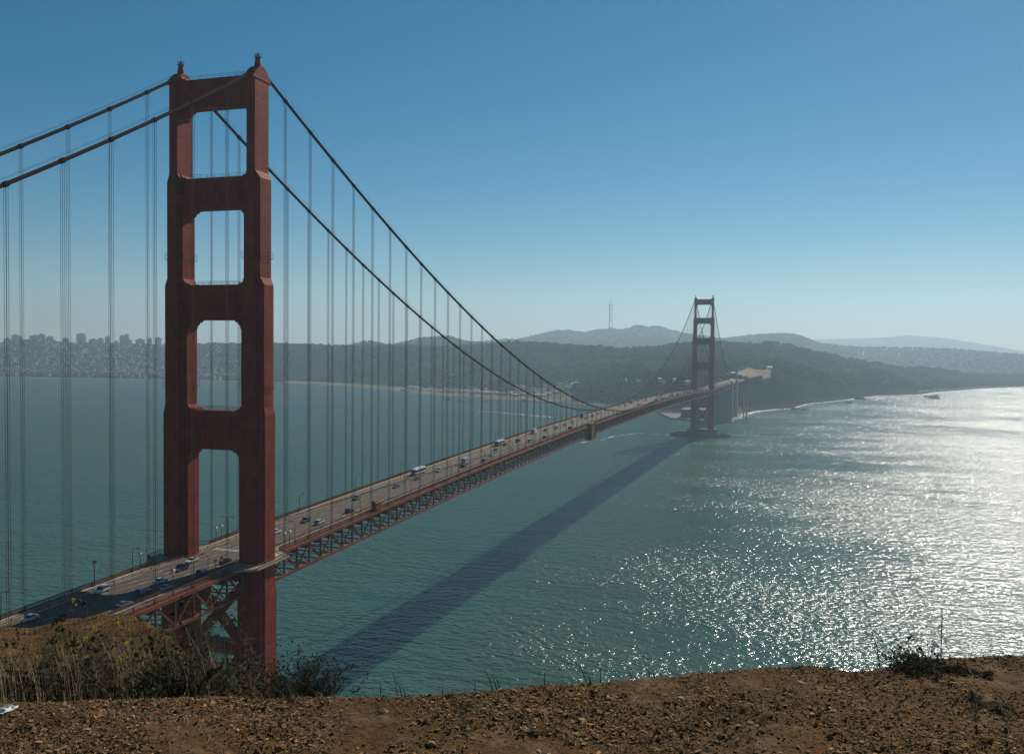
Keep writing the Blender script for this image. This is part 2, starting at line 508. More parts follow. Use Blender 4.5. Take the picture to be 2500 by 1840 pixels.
def make_tower(x0, who):
    t = empty('tower', (x0, 0, 0), 0, bridge)
    t['label'] = who
    for sy in (1, -1):
        leg = make_leg(sy * YT, x0 > 10).build('leg', M_tower, t)
        # hooped guards round the leg
        for z, sec in ((167.5, 2), (128.5, 3)):
            g = MB()
            hx, wy = SEC[sec][2][0] + 0.35, SEC[sec][2][1] + 0.5
            for dz in (0.0, 0.85, 1.7):
                pts = [(-hx, sy * YT - wy, z + dz), (hx, sy * YT - wy, z + dz), (hx, sy * YT + wy, z + dz), (-hx, sy * YT + wy, z + dz), (-hx, sy * YT - wy, z + dz)]
                for a, b2 in zip(pts, pts[1:]): g.beam(a, b2, 0.05, 0.05)
            for a in (-hx, hx):
                for b2 in (-wy, wy):
                    g.beam((a, sy * YT + b2, z - 0.3), (a, sy * YT + b2, z + 1.8), 0.07, 0.07)
                    g.beam((a, sy * YT + b2, z - 0.4), (a * 0.7, sy * YT + b2 * 0.75, z - 0.4), 0.12, 0.12)
            g.build('guard_rail', M_tower, leg)
        # saddle housing with hood
        pr = [(-4.6, 219.8), (-4.6, 220.9), (-3.0, 222.6), (-1.1, 224.2), (1.1, 224.2), (3.0, 222.6), (4.6, 220.9), (4.6, 219.8), (4.05, 220.2), (-4.05, 220.2)]
        MB().loft([[(a, sy * YT - 1.6, z) for a, z in pr], [(a, sy * YT + 1.6, z) for a, z in pr]]).build('saddle_housing', M_tower, t)
        bcn = MB()
        c = sy * YT
        bcn.loft([[(r * math.cos(q) , c + r * math.sin(q), z) for q in np.linspace(0, 2 * math.pi, 9)[:-1]] for z, r in ((223.9, 1.15), (224.8, 1.00), (226.0, 0.82), (226.95, 0.70))])
        bcn.build('beacon_column', M_tower, t)
        rl = MB()
        for z in (227.05, 227.5, 228.0):
            ring = [(1.0 * math.cos(q), c + 1.0 * math.sin(q), z) for q in np.linspace(0, 2 * math.pi, 13)]
            rl.tube(ring, 0.06, 4, cap=False)
        for q in np.linspace(0, 2 * math.pi, 7)[:-1]:
            rl.beam((1.0 * math.cos(q), c + 1.0 * math.sin(q), 226.9), (1.0 * math.cos(q), c + 1.0 * math.sin(q), 228.05), 0.09, 0.09)
        rl.tube([(0, c, 227.0), (0, c, 228.1)], 0.28, 8)
        rl.tube([(0, c, 226.92), (0, c, 227.02)], 0.95, 10)
        if sy > 0: rl.tube([(0, c, 228.4), (0, c, 230.3)], 0.05, 4)
        rl.build('beacon', M_dark, t)
    # four portal struts above the roadway
    for zb, zt, sb, st in ((109.3, 121.2, 4, 3), (148.7, 159.4, 3, 2), (182.3, 191.7, 2, 1), (212.9, 221.5, 1, 1)):
        yb, yt = YT - SEC[sb][2][1], YT - SEC[st][2][1]
        s_ = MB().prism(strut_poly(zb, zt, yb, yt), 'x', -2.35, 2.35).build('portal_strut', M_tower, t)
        ht = zt - zb
        for dx in (-2.47, 2.47):
            p = MB().box((dx, 0, (zb + zt) / 2), (0.24, 2 * yt - 5.0, ht * 0.62)).build('strut_panel', M_tower, s_)
        if x0 < 10:
            rib_mesh = MB().box((0, 0, 0), (0.16, 0.5, ht * 0.56)).mesh('strut_rib', M_tower)
            for dx in (-2.66, 2.66):
                for k in range(9):
                    rb = link('strut_rib', rib_mesh, s_); rb.location = (dx, -(yt - 3.2) + k * (yt - 3.2) / 4, (zb + zt) / 2)
        r = MB()
        for dx in (-2.1, 2.1):
            r.beam((dx, -yt + 2, zt + 1.1), (dx, yt - 2, zt + 1.1), 0.07, 0.07)
            r.beam((dx, -yt + 2, zt + 0.6), (dx, yt - 2, zt + 0.6), 0.05, 0.05)
            for y in np.linspace(-yt + 2, yt - 2, 9): r.beam((dx, y, zt), (dx, y, zt + 1.1), 0.07, 0.07)
        r.build('strut_handrail', M_dark, s_)
    # bracing below the roadway
    yi = YT - SEC[5][2][1]
    for z0, z1 in ((46.8, 50.3), (20.5, 24.0)):
        MB().span(-2.2, 2.2, -yi - 0.4, yi + 0.4, z0, z1).build('lower_strut', M_tower, t)
    for za, zb2 in ((68.5, 49.0), (48.0, 23.0)):
        for k in (1, -1):
            w = 1.9 + 0.004 * k
            MB().beam((0.02 * k, -k * (yi + 0.3), za), (0.02 * k, k * (yi + 0.3), zb2), w, 2.6).build('cross_brace', M_tower, t)
    MB().span(-1.9, 1.9, -yi - 0.4, yi + 0.4, 69.4, 72.5).build('floor_strut', M_tower, t)
    # pier
    pier = MB()
    ov = lambda a, b2, z: [(a * math.cos(q), b2 * math.copysign(abs(math.sin(q)) ** 0.75, math.sin(q)), z) for q in np.linspace(0, 2 * math.pi, 33)[:-1]]
    if x0 > 10:
        pier.loft([ov(13, 27, -3), ov(13, 27, 6), ov(11.5, 25, 6.4), ov(10.5, 24, 13)])
    else:
        pier.loft([ov(13, 27, -3), ov(12, 26, 8), ov(11, 25, 13)])
    pier.build('pier', M_pier, t)
    return t


north = make_tower(0.0, 'near orange tower rising left of centre')
south = make_tower(SPAN, 'far hazy tower standing in the strait')
# oval concrete fender round the far pier
fd = MB()
n = 48
rings = []
for a, b2, z in ((24, 48.5, -3), (24, 48.5, 4.6), (21.0, 45.5, 4.6), (21.0, 45.5, -3)):
    rings.append([(SPAN + 16 + a * math.cos(q), 5 + b2 * math.sin(q), z) for q in np.linspace(0, 2 * math.pi, n + 1)[:-1]])
fd.loft(rings + [rings[0]], cap=False)
fd.build('pier_fender', M_pier, bridge)

# --- main cables, bands and suspender ropes
band_mesh = MB().tube([(-0.55, 0, 0), (-0.5, 0, 0), (0.5, 0, 0), (0.55, 0, 0)], [0.46, 0.66, 0.66, 0.46], 10).mesh('cable_band', M_cable)
rope = MB()
for dx in (-0.30, 0.30):
    for dy in (-0.28, 0.28):
        rope.tube([(dx, dy, 0), (dx, dy, 1)], 0.056, 4, cap=False)
rope_mesh = rope.mesh('suspender', M_rope)
sock_mesh = MB().box((0, 0, 0.6), (1.0, 0.8, 0.18)).box((0, 0, 0), (0.9, 0.7, 0.9)).mesh('suspender_socket', M_deck)
for sy in (1, -1):
    xs = [x for x in np.arange(-343, 0.1, 6.0)] + [0.0] + list(np.arange(5, SPAN, 6.0)) + [SPAN] + list(np.arange(SPAN + 5, SPAN + 343, 8.0))
    xs = sorted(set(round(float(x), 2) for x in xs))
    cab = MB().tube([(x, sy * YT, min(zcable(x), 223.4)) for x in xs], 0.47, 10).build('main_cable', M_cable, bridge, smooth=True)
    hand = MB()
    for dy in (-0.55, 0.55):
        hand.tube([(x, sy * YT + dy, min(zcable(x), 223.4) + 1.35) for x in xs], 0.030, 3)
    hand.build('hand_rope', M_cable, cab)
    ks = [k for k in range(-21, 84) if k not in (0,)] + [k for k in range(85, 106)]
    for k in ks:
        x = 15.24 * k
        z1, z0 = zcable(x), zc(x)
        sl = (zcable(x + 1) - zcable(x - 1)) / 2
        b = link('cable_band', band_mesh, cab)
        b.location = (x, sy * YT, z1)
        b.rotation_euler = (0, -math.atan(sl), 0)
        if z1 - z0 > 1.5:
            r = link('suspender', rope_mesh, cab)
            r.location = (x, sy * YT, z0 + 0.4)
            r.scale = (1, 1, z1 - z0 - 0.4)

# --- stiffening trusses
DEPTH = 7.62
k0, k1 = -45, int((SPAN + 343) / PANEL)
vert_mesh = MB().box((0, 0, -DEPTH / 2), (0.42, 0.5, DEPTH - 0.9)).mesh('truss_vertical', M_deck)
diag_mesh = MB().box((0, 0, 0.5), (0.40, 0.46, 1.0)).mesh('truss_diagonal', M_deck)


def chord(mb, y, dz, w, h):
    rings = []
    for k in range(k0, k1 + 1):
        x = k * PANEL; z = zc(x) + dz
        rings.append([(x, y - w / 2, z - h / 2), (x, y + w / 2, z - h / 2), (x, y + w / 2, z + h / 2), (x, y - w / 2, z + h / 2)])
    mb.loft(rings)


for sy in (-1, 1):
    y = sy * YT
    tr = empty('stiffening_truss', (0, 0, 0), 0, bridge)
    tr['label'] = 'truss on the ocean side, facing the viewpoint' if sy < 0 else 'truss on the bay side'
    m = MB(); chord(m, y, 0.0, 0.95, 1.0); m.build('top_chord', M_deck, tr)
    m = MB(); chord(m, y, -DEPTH, 0.9, 0.85); m.build('bottom_chord', M_deck, tr)
    rest = MB()
    n_ind = (-20, 120) if sy < 0 else (-20, 12)
    for k in range(k0, k1):
        x, x2 = k * PANEL, (k + 1) * PANEL
        za, zb2 = zc(x), zc(x2)
        up = k % 2 == 0
        p0, p1 = ((x, y, za - 0.4), (x2, y, zb2 - DEPTH + 0.4)) if up else ((x, y, za - DEPTH + 0.4), (x2, y, zb2 - 0.4))
        if n_ind[0] <= k < n_ind[1]:
            v = link('truss_vertical', vert_mesh, tr); v.location = (x, y, za)
            d = Vector(p1) - Vector(p0)
            g = link('truss_diagonal', diag_mesh, tr); g.location = p0; g.scale = (1, 1, d.length)
            g.rotation_mode = 'QUATERNION'; g.rotation_quaternion = d.to_track_quat('Z', 'Y')
        else:
            rest.box((x, y, za - DEPTH / 2), (0.42, 0.5, DEPTH - 0.9))
            rest.beam(p0, p1, 0.46, 0.40)
    tag(rest.build('far_truss_members', M_deck, tr), kind='stuff')
# floor beams and bottom laterals, too many to pick apart under the deck
fb = MB()
for k in range(k0, k1):
    x = k * PANEL; z = zc(x)
    fb.span(x - 0.22, x + 0.22, -YT + 0.5, YT - 0.5, z - 2.3, z - 0.1)
    fb.beam((x, -YT, z - DEPTH + 0.02), (x, YT, z - DEPTH + 0.02), 0.35, 0.35)
    if k % 2 == 0:
        fb.beam((x, -YT, z - DEPTH - 0.05), (x + 2 * PANEL, YT, zc(x + 2 * PANEL) - DEPTH - 0.05), 0.3, 0.22)
        fb.beam((x, YT, z - DEPTH + 0.18), (x + 2 * PANEL, -YT, zc(x + 2 * PANEL) - DEPTH + 0.18), 0.3, 0.22)
    fb.beam((x, -YT, z - DEPTH + 0.5), (x, -YT / 2, z - 2.2), 0.25, 0.25)
    fb.beam((x, YT, z - DEPTH + 0.5), (x, YT / 2, z - 2.2), 0.25, 0.25)
tag(fb.build('floor_beams', M_deck, bridge), kind='stuff')


def strip(mb, y0, y1, dz0, dz1, xa=None, xb=None, step=PANEL):
    xa = k0 * PANEL if xa is None else xa
    xb = k1 * PANEL if xb is None else xb
    rings = []
    for x in np.linspace(xa, xb, max(2, int((xb - xa) / step) + 1)):
        z = zc(x)
        rings.append([(x, y0, z + dz0), (x, y1, z + dz0), (x, y1, z + dz1), (x, y0, z + dz1)])
    mb.loft(rings)
    return mb


ROAD = 0.62
road = strip(MB(), -9.4, 9.4, 0.15, ROAD).build('road', M_road)
tag(road, 'six lane road on the bridge deck', kind='structure')
for yl in (-6.27, -3.13, 3.13, 6.27):
    lm = MB()
    for x in np.arange(-120, 640, 11.0):
        z = zc(x) + ROAD + 0.006; z2 = zc(x + 3) + ROAD + 0.006
        lm.add([(x, yl - 0.07, z), (x + 3, yl - 0.07, z2), (x + 3, yl + 0.07, z2), (x, yl + 0.07, z)], [(0, 1, 2, 3)])
    lm.build('lane_line', M_line, road)
cl = MB()
for x in np.arange(-120, 640, 7.6):
    z = zc(x) + ROAD
    cl.tube([(x, 0, z), (x, 0, z + 0.7)], 0.06, 5)
cl.build('centre_tube', M_line, road)
xb = MB()
for i in range(9):
    x, y = 8.2 + 0.0 * i, -1.6 + i * 1.15
    z = zc(x) + ROAD + 0.007
    xb.add([(x, y, z), (x + 2.4, y, zc(x + 2.4) + ROAD + 0.007), (x + 2.4, y + 0.5, zc(x + 2.4) + ROAD + 0.007), (x, y + 0.5, z)], [(0, 1, 2, 3)])
xb.build('painted_bars', M_line, road)

LEGCLEAR = 9.5
for sy in (1, -1):
    sw = MB()
    y0, y1 = sorted((sy * 9.402, sy * 13.25))
    strip(sw, y0, y1, 0.3, 0.86)
    # platform that carries the walk round the outside of each tower leg
    for xt in (0.0, SPAN):
        z = zc(xt)
        pl = [(-13, 13.3), (-8.6, 19.6), (8.6, 19.6), (13, 13.3)]
        sw.loft([[(xt + a, sy * b2, z + 0.30 + zc(xt + a) - z) for a, b2 in pl], [(xt + a, sy * b2, z + 0.87 + zc(xt + a) - z) for a, b2 in pl]])
    side = sw.build('sidewalk', M_walk, bridge)
    # outer railing: posts, two rails, pickets
    rl = empty('railing', (0, 0, 0), 0, bridge)
    yr = sy * 13.18
    pieces = [(k0 * PANEL, -13.0), (13.0, SPAN - 13.0), (SPAN + 13.0, k1 * PANEL)]
    top = MB(); low = MB(); picks = MB()
    for xa, xe in pieces:
        strip(top, yr - 0.11, yr + 0.11, 2.02, 2.16, xa, xe)
        strip(low, yr - 0.07, yr + 0.07, 1.02, 1.12, xa, xe)
    for xt in (0.0, SPAN):
        z = zc(xt)
        pts = [(xt + a, sy * (b2 - 0.15)) for a, b2 in [(-13, 13.3), (-8.6, 19.6), (8.6, 19.6), (13, 13.3)]]
        for (ax, ay), (bx, by) in zip(pts, pts[1:]):
            top.beam((ax, ay, zc(ax) + 2.1), (bx, by, zc(bx) + 2.1), 0.2, 0.14)
            low.beam((ax, ay, zc(ax) + 1.07), (bx, by, zc(bx) + 1.07), 0.12, 0.1)
            L = math.hypot(bx - ax, by - ay)
            for u in np.linspace(0, 1, int(L / 0.42)):
                x, y = ax + (bx - ax) * u, ay + (by - ay) * u
                picks.span(x - 0.035, x + 0.035, y - 0.035, y + 0.035, zc(x) + 0.87, zc(x) + 2.05)
    top.build('top_rail', M_deck, rl); low.build('bottom_rail', M_deck, rl)
    for x in np.arange(-130, 620, 0.30):
        if abs(x) < 13: continue
        picks.span(x - 0.065, x + 0.065, yr - 0.035, yr + 0.035, zc(x) + 0.86, zc(x) + 2.05)
    for x in np.arange(620, 1600, 1.5):
        if abs(x - SPAN) < 13: continue
        picks.span(x - 0.42, x + 0.42, yr - 0.04, yr + 0.04, zc(x) + 0.86, zc(x) + 2.05)
    tag(picks.build('railing_pickets', M_deck, rl), kind='stuff')
    post_mesh = MB().box((0, 0, 0.62), (0.26, 0.26, 1.3)).mesh('railing_post', M_deck)
    for k in range(-16, 100):
        x = k * PANEL
        if abs(x) < 13: continue
        p = link('railing_post', post_mesh, rl); p.location = (x, yr, zc(x) + 0.87)
    # inner guard rail between road and walk
    ir = MB()
    yi = sy * 9.62
    strip(ir, yi - 0.06, yi + 0.06, 1.55, 1.75)
    strip(ir, yi - 0.06, yi + 0.06, 1.12, 1.30)
    for x in np.arange(k0 * PANEL, 800, 3.81): ir.span(x - 0.08, x + 0.08, yi - 0.07, yi + 0.07, zc(x) + 0.85, zc(x) + 1.72)
    ir.build('guard_rail', M_deck, bridge)
    # fascia girder under the walk
    fa = strip(MB(), *sorted((sy * 13.262, sy * 13.40)), -0.75, 1.0)
    fa.build('fascia', M_deck, bridge)

# maintenance traveller hung over the ocean-side railing
mt = empty('maintenance_traveller', (436, -15.3, 0))
tag(mt, 'tall orange maintenance cage hung over the railing near midspan', 'scaffold')
zt = zc(436)
cg = MB()
cg.span(-7, 7, -1.1, 1.2, -9.3, 1.9)
o = cg.build('cage_panel', M_deck, mt); o.location = (0, 0, zt)
o = MB().span(-7.4, 7.4, -1.5, 1.5, 1.92, 2.4).build('cage_roof', M_deck, mt); o.location = (0, 0, zt)
o = MB().span(-30, 8, -0.6, 2.2, -10.1, -9.7).build('work_platform', M_walk, mt); o.location = (0, 0, zt)
for dx in (-7.2, 7.2):
    o = MB().span(dx - 0.2, dx + 0.2, -1.5, 3.0, -9.6, 2.3).build('cage_frame', M_deck, mt); o.location = (0, 0, zt)
mb2 = empty('maintenance_box', (82, -13.2, zc(82)))
tag(mb2, 'small orange maintenance box straddling the near railing past the tower', 'box')
MB().span(-2.4, 2.4, -0.9, 0.9, 0.9, 3.4).build('box_body', M_deck, mb2)
MB().span(-2.7, 2.7, -1.1, 1.1, 3.402, 3.7).build('box_lid', M_deck, mb2)
MB().span(-3.2, -2.41, -0.6, 0.6, 0.9, 4.6).build('box_mast', M_deck, mb2)

# south approach: two concrete pylons with the arch between them
for i, xp in enumerate((1626.0, 1742.0)):
    py = empty('pylon', (xp, 0, 0), 0, bridge)
    zt = zc(xp)
    MB().loft([[(-8, -17, -2), (8, -17, -2), (8, 17, -2), (-8, 17, -2)], [(-6.5, -15.5, zt - 8.2), (6.5, -15.5, zt - 8.2), (6.5, 15.5, zt - 8.2), (-6.5, 15.5, zt - 8.2)]]).build('pylon_shaft', M_concrete, py)
    for sy in (1, -1):
        pil = MB()
        pil.loft([[(-5, sy * 16.6 - 2.2, -2), (5, sy * 16.6 - 2.2, -2), (5, sy * 16.6 + 2.2, -2), (-5, sy * 16.6 + 2.2, -2)],
                  [(-4.4, sy * 16.4 - 2.0, zt + 6.5), (4.4, sy * 16.4 - 2.0, zt + 6.5), (4.4, sy * 16.4 + 2.0, zt + 6.5), (-4.4, sy * 16.4 + 2.0, zt + 6.5)]])
        pil.build('pylon_pillar', M_concrete, py)
arch = empty('approach_arch', (0, 0, 0), 0, bridge)
for sy in (1, -1):
    y = sy * YT
    a = MB()
    pts = []
    for u in np.linspace(0, 1, 13):
        x = 1634 + u * 100
        pts.append((x, y, 22 + 38 * 4 * u * (1 - u)))
    for p0, p1 in zip(pts, pts[1:]): a.beam(p0, p1, 1.3, 2.4)
    for p0 in pts[1:-1]: a.beam(p0, (p0[0], y, zc(p0[0]) - 2), 0.6, 0.6)
    a.build('arch_rib', M_deck, arch)
strip(MB(), -13.2, 13.2, -3.2, 0.30, 1623.2, 2030.0).build('approach_deck', M_fort, bridge)
ar = strip(MB(), -9.4, 9.4, 0.304, ROAD, k1 * PANEL + 0.02, 2030.0).build('road', M_road)
tag(ar, 'approach road beyond the far tower', kind='structure')
for sy in (1, -1):
    y0, y1 = sorted((sy * 9.402, sy * 13.19))
    strip(MB(), y0, y1, 0.304, 0.86, k1 * PANEL + 0.02, 2030.0).build('sidewalk', M_walk, bridge)
    y0, y1 = sorted((sy * 13.2, sy * 13.5))
    strip(MB(), y0, y1, -3.0, 1.9, 1623.2, 2030.0).build('parapet', M_fort, bridge)
pf = empty('portal_frame', (1690, -38, 0))
tag(pf, 'pale concrete portal frame standing on the shore beside the approach pylons', 'frame')
for dy in (-3.4, 3.4): MB().span(-2, 2, dy - 1.4, dy + 1.4, 2, 44).build('frame_leg', M_walk, pf)
MB().span(-2.2, 2.2, -5.2, 5.2, 44.0, 47).build('frame_beam', M_walk, pf)
fort = empty('brick_fort', (1690, 44, 0))
tag(fort, 'low brown brick fort at the water under the approach arch', 'fort')
MB().span(-38, 38, -52, 42, -1, 18).build('fort_wall', M_fort, fort)
MB().span(-39, 39, -53, 43, 18.003, 19.6).build('parapet', M_fort, fort)
slit_mesh = MB().box((0, 0, 0), (0.5, 2.2, 2.4)).mesh('gun_port', M_dark)
for k in range(13):
    for z in (5.0, 12.0):
        s_ = link('gun_port', slit_mesh, fort); s_.location = (-38.1, -46 + 7.0 * k, z)
sea = MB()
sea.prism([(1598, -22), (1604, 20), (1618, 70), (1640, 104), (1780, 150), (1790, -22)], 'z', -2, 2.6)
tag(sea.build('sea_wall', M_pier), 'dark stone sea wall round the brick fort', 'sea wall')

# ------------------------------------------------------------------ street lamps on the deck
def lamp_parts():
    pole = MB().tube([(0, 0, 0), (0, 0, 0.5), (0, 0, 0.55), (0, 0, 6.2)], [0.20, 0.20, 0.12, 0.09], 7)
    pts = [(0, 0, 6.2), (0, 0.12, 6.7), (0, 0.45, 7.05), (0, 1.0, 7.15), (0, 1.6, 7.12)]
    arm = MB().tube(pts, 0.075, 6)
    head = MB().loft([[(-0.16, 1.5, 7.1), (0.16, 1.5, 7.1), (0.16, 1.5, 7.28), (-0.16, 1.5, 7.28)],
                      [(-0.24, 1.9, 7.02), (0.24, 1.9, 7.02), (0.24, 1.9, 7.30), (-0.24, 1.9, 7.30)],
                      [(-0.2, 2.5, 7.04), (0.2, 2.5, 7.04), (0.2, 2.5, 7.22), (-0.2, 2.5, 7.22)]])
    lens = MB().span(-0.17, 0.17, 1.75, 2.4, 6.96, 7.03)
    return [('pole', pole.mesh('pole', M_lamp)), ('arm', arm.mesh('arm', M_lamp)), ('lamp_head', head.mesh('lamp_head', M_lamp)), ('lamp_lens', lens.mesh('lamp_lens', M_lens))]


LP = lamp_parts()
ORD = ['first', 'second', 'third', 'fourth', 'fifth', 'sixth', 'seventh', 'eighth', 'ninth', 'tenth', 'eleventh', 'twelfth', 'thirteenth', 'fourteenth', 'fifteenth', 'sixteenth', 'seventeenth', 'eighteenth', 'nineteenth', 'twentieth', 'twenty-first', 'twenty-second', 'twenty-third', 'twenty-fourth', 'twenty-fifth', 'twenty-sixth', 'twenty-seventh']


def lamp(x, sy, label, group):
    r = empty('street_lamp', (x, sy * 12.9, zc(x) + 0.87), 0 if sy < 0 else math.pi)
    tag(r, label, 'street lamp', group)
    for nm, me in LP: link(nm, me, r)


for sy, rail in ((-1, 'near'), (1, 'far')):
    for i in range(27):
        x = 22.9 + 45.72 * i
        lamp(x, sy, f'{ORD[i]} curved street lamp beyond the near tower along the {rail} railing', 'street lamps along the deck')
    for i, x in enumerate((-22.9, -68.6)):
        if sy < 0 and i == 1: lamp(x, sy, 'curved street lamp showing above the dirt mound in the tower shadow', 'street lamps along the deck')
        else: lamp(x, sy, f'curved street lamp on this side of the near tower along the {rail} railing' if i == 0 else 'curved street lamp at the left edge along the far railing', 'street lamps along the deck')
lan_pole = MB().tube([(0, 0, 0), (0, 0, 3.0)], [0.13, 0.10], 6).mesh('lantern_pole', M_lamp)
lan_head = MB().loft([[(-0.20, -0.20, 3.0), (0.20, -0.20, 3.0), (0.20, 0.20, 3.0), (-0.20, 0.20, 3.0)], [(-0.38, -0.38, 3.75), (0.38, -0.38, 3.75), (0.38, 0.38, 3.75), (-0.38, 0.38, 3.75)]]).mesh('lantern', M_lens)
lan_cap = MB().loft([[(-0.44, -0.44, 3.752), (0.44, -0.44, 3.752), (0.44, 0.44, 3.752), (-0.44, 0.44, 3.752)], [(-0.12, -0.12, 4.0), (0.12, -0.12, 4.0), (0.12, 0.12, 4.0), (-0.12, 0.12, 4.0)]]).mesh('lantern_cap', M_lamp)
for sx, end in ((-1, 'this side of'), (1, 'just beyond')):
    for sy, rail in ((-1, 'near'), (1, 'far')):
        for j, d in enumerate((16.6, 19.6)):
            r = empty('lantern_post', (sx * d, sy * 12.9, zc(sx * d) + 0.87))
            r.scale = (1, 1, 1.25)
            tag(r, f'lantern post {"closer" if j == 0 else "farther"} in the pair {end} the near tower, {rail} railing', 'lantern', 'lantern posts beside the near tower')
            link('lantern_pole', lan_pole, r); link('lantern', lan_head, r); link('lantern_cap', lan_cap, r)
    if sx < 0:
        for sy, rail in ((-1, 'near'), (1, 'far')):
            r = empty('lantern_post', (-37.8, sy * 12.9, zc(-38) + 0.87))
            r.scale = (1.15, 1.15, 1.75)
            tag(r, f'tall lone lantern post in the tower shadow at the {rail} railing', 'lantern', 'lantern posts beside the near tower')
            link('lantern_pole', lan_pole, r); link('lantern', lan_head, r); link('lantern_cap', lan_cap, r)
wp = empty('marker_post', (506, 12.6, zc(506) + 0.87))
tag(wp, 'white post with a black top behind the far railing near midspan', 'post')
MB().tube([(0, 0, 0), (0, 0, 3.6)], 0.38, 8).build('post_shaft', M_white, wp)
MB().tube([(0, 0, 3.602), (0, 0, 5.6)], [0.5, 0.42], 8).build('post_cap', M_dark, wp)


# ------------------------------------------------------------------ vehicles
def wheel_mesh(r, w):
    return MB().tube([(0, -w / 2, 0), (0, w / 2, 0)], r, 12).mesh('tyre', M_tyre), MB().tube([(0, -w / 2 - 0.012, 0), (0, w / 2 + 0.012, 0)], r * 0.58, 10).mesh('rim', M_rim)


def body_loft(prof, w):
    """prof: (x, z_bottom, z_top, half-width factor) stations from tail to nose."""
    rings = []
    for x, zb, zt, k in prof:
        h = w / 2 * k
        rings.append([(x, -h * 0.92, zb), (x, h * 0.92, zb), (x, h, zb + (zt - zb) * 0.45), (x, h * 0.93, zt), (x, -h * 0.93, zt), (x, -h, zb + (zt - zb) * 0.45)])
    return MB().loft(rings)


def cabin_loft(base, roof, zb, zr, wb, wr):
    (x0, x1), (u0, u1) = base, roof
    return MB().loft([[(x0, -wb / 2, zb), (x1, -wb / 2, zb), (x1, wb / 2, zb), (x0, wb / 2, zb)], [(u0, -wr / 2, zr), (u1, -wr / 2, zr), (u1, wr / 2, zr), (u0, wr / 2, zr)]])


VT = {}


def vtype(name, L, w, body, cabin, roof, wheels, r, lights, extra=None):
    ty, ri = wheel_mesh(r, 0.26)
    parts = [('body', body.mesh('body', M_body, False))]
    parts.append(('windows', cabin.mesh('windows', M_glass)))
    parts.append(('roof', roof.mesh('roof', M_body)))
    hx, hz, tx, tz = lights
    for s in (1, -1):
        parts.append(('headlight', MB().box((hx, s * w * 0.36, hz), (0.16, 0.42, 0.2)).mesh('headlight', M_head)))
        parts.append(('tail_light', MB().box((tx, s * w * 0.38, tz), (0.14, 0.3, 0.26)).mesh('tail_light', M_tail)))
    if extra: parts += extra
    VT[name] = (parts, wheels, r, w, ty, ri)


sed = body_loft([(-2.3, 0.45, 0.86, 0.86), (-2.15, 0.28, 0.98, 0.97), (-1.2, 0.25, 1.0, 1.0), (0.6, 0.25, 0.97, 1.0), (1.7, 0.26, 0.86, 0.98), (2.2, 0.3, 0.72, 0.9), (2.32, 0.42, 0.62, 0.8)], 1.8)
vtype('sedan', 4.6, 1.8, sed, cabin_loft((-1.75, 1.1), (-0.95, 0.25), 0.96, 1.40, 1.66, 1.30), MB().span(-0.93, 0.23, -0.64, 0.64, 1.398, 1.45), (-1.4, 1.4), 0.33, (2.22, 0.62, -2.25, 0.82))
suv = body_loft([(-2.35, 0.5, 1.0, 0.9), (-2.25, 0.36, 1.12, 0.98), (-0.8, 0.34, 1.14, 1.0), (0.9, 0.34, 1.12, 1.0), (1.9, 0.36, 1.02, 0.97), (2.3, 0.42, 0.88, 0.9), (2.38, 0.5, 0.75, 0.82)], 1.95)
vtype('suv', 4.75, 1.95, suv, cabin_loft((-2.2, 1.05), (-1.85, 0.35), 1.11, 1.72, 1.8, 1.5), MB().span(-1.88, 0.36, -0.75, 0.75, 1.718, 1.79), (-1.45, 1.45), 0.38, (2.3, 0.8, -2.33, 1.0))
van = body_loft([(-2.6, 0.5, 1.15, 0.95), (-2.5, 0.36, 1.2, 1.0), (0.9, 0.36, 1.2, 1.0), (1.9, 0.38, 1.12, 0.97), (2.4, 0.42, 0.95, 0.9), (2.5, 0.5, 0.8, 0.84)], 2.05)
vtype('van', 5.1, 2.05, van, cabin_loft((-2.5, 1.7), (-2.42, 0.95), 1.19, 1.98, 1.95, 1.72), MB().span(-2.44, 0.97, -0.86, 0.86, 1.978, 2.1), (-1.55, 1.55), 0.38, (2.42, 0.85, -2.56, 1.1))
pick = body_loft([(-2.8, 0.6, 1.05, 0.94), (-2.7, 0.45, 1.1, 1.0), (-0.9, 0.42, 1.1, 1.0), (0.9, 0.42, 1.12, 1.0), (2.3, 0.45, 1.05, 0.97), (2.7, 0.5, 0.9, 0.9)], 2.0)
vtype('pickup', 5.5, 2.0, pick, cabin_loft((-0.9, 1.35), (-0.75, 0.7), 1.1, 1.72, 1.8, 1.5), MB().span(-0.77, 0.72, -0.75, 0.75, 1.718, 1.8), (-1.75, 1.75), 0.42, (2.62, 0.85, -2.77, 0.95))
bus = body_loft([(-6.1, 0.6, 1.5, 0.97), (-6.0, 0.42, 1.6, 1.0), (5.8, 0.42, 1.6, 1.0), (6.1, 0.5, 1.5, 0.96)], 2.55)
vtype('bus', 12.2, 2.55, bus, cabin_loft((-6.0, 6.0), (-5.95, 5.85), 1.598, 2.6, 2.5, 2.4), MB().loft([[(-6.05, -1.25, 2.598), (5.95, -1.25, 2.598), (5.95, 1.25, 2.598), (-6.05, 1.25, 2.598)], [(-5.9, -1.1, 3.2), (5.7, -1.1, 3.2), (5.7, 1.1, 3.2), (-5.9, 1.1, 3.2)]]), (-3.6, 4.0), 0.5, (6.05, 0.8, -6.08, 1.0))
trk = body_loft([(1.6, 0.5, 1.4, 0.95), (1.8, 0.45, 1.5, 1.0), (3.1, 0.45, 1.4, 0.98), (3.7, 0.5, 1.1, 0.92)], 2.2)
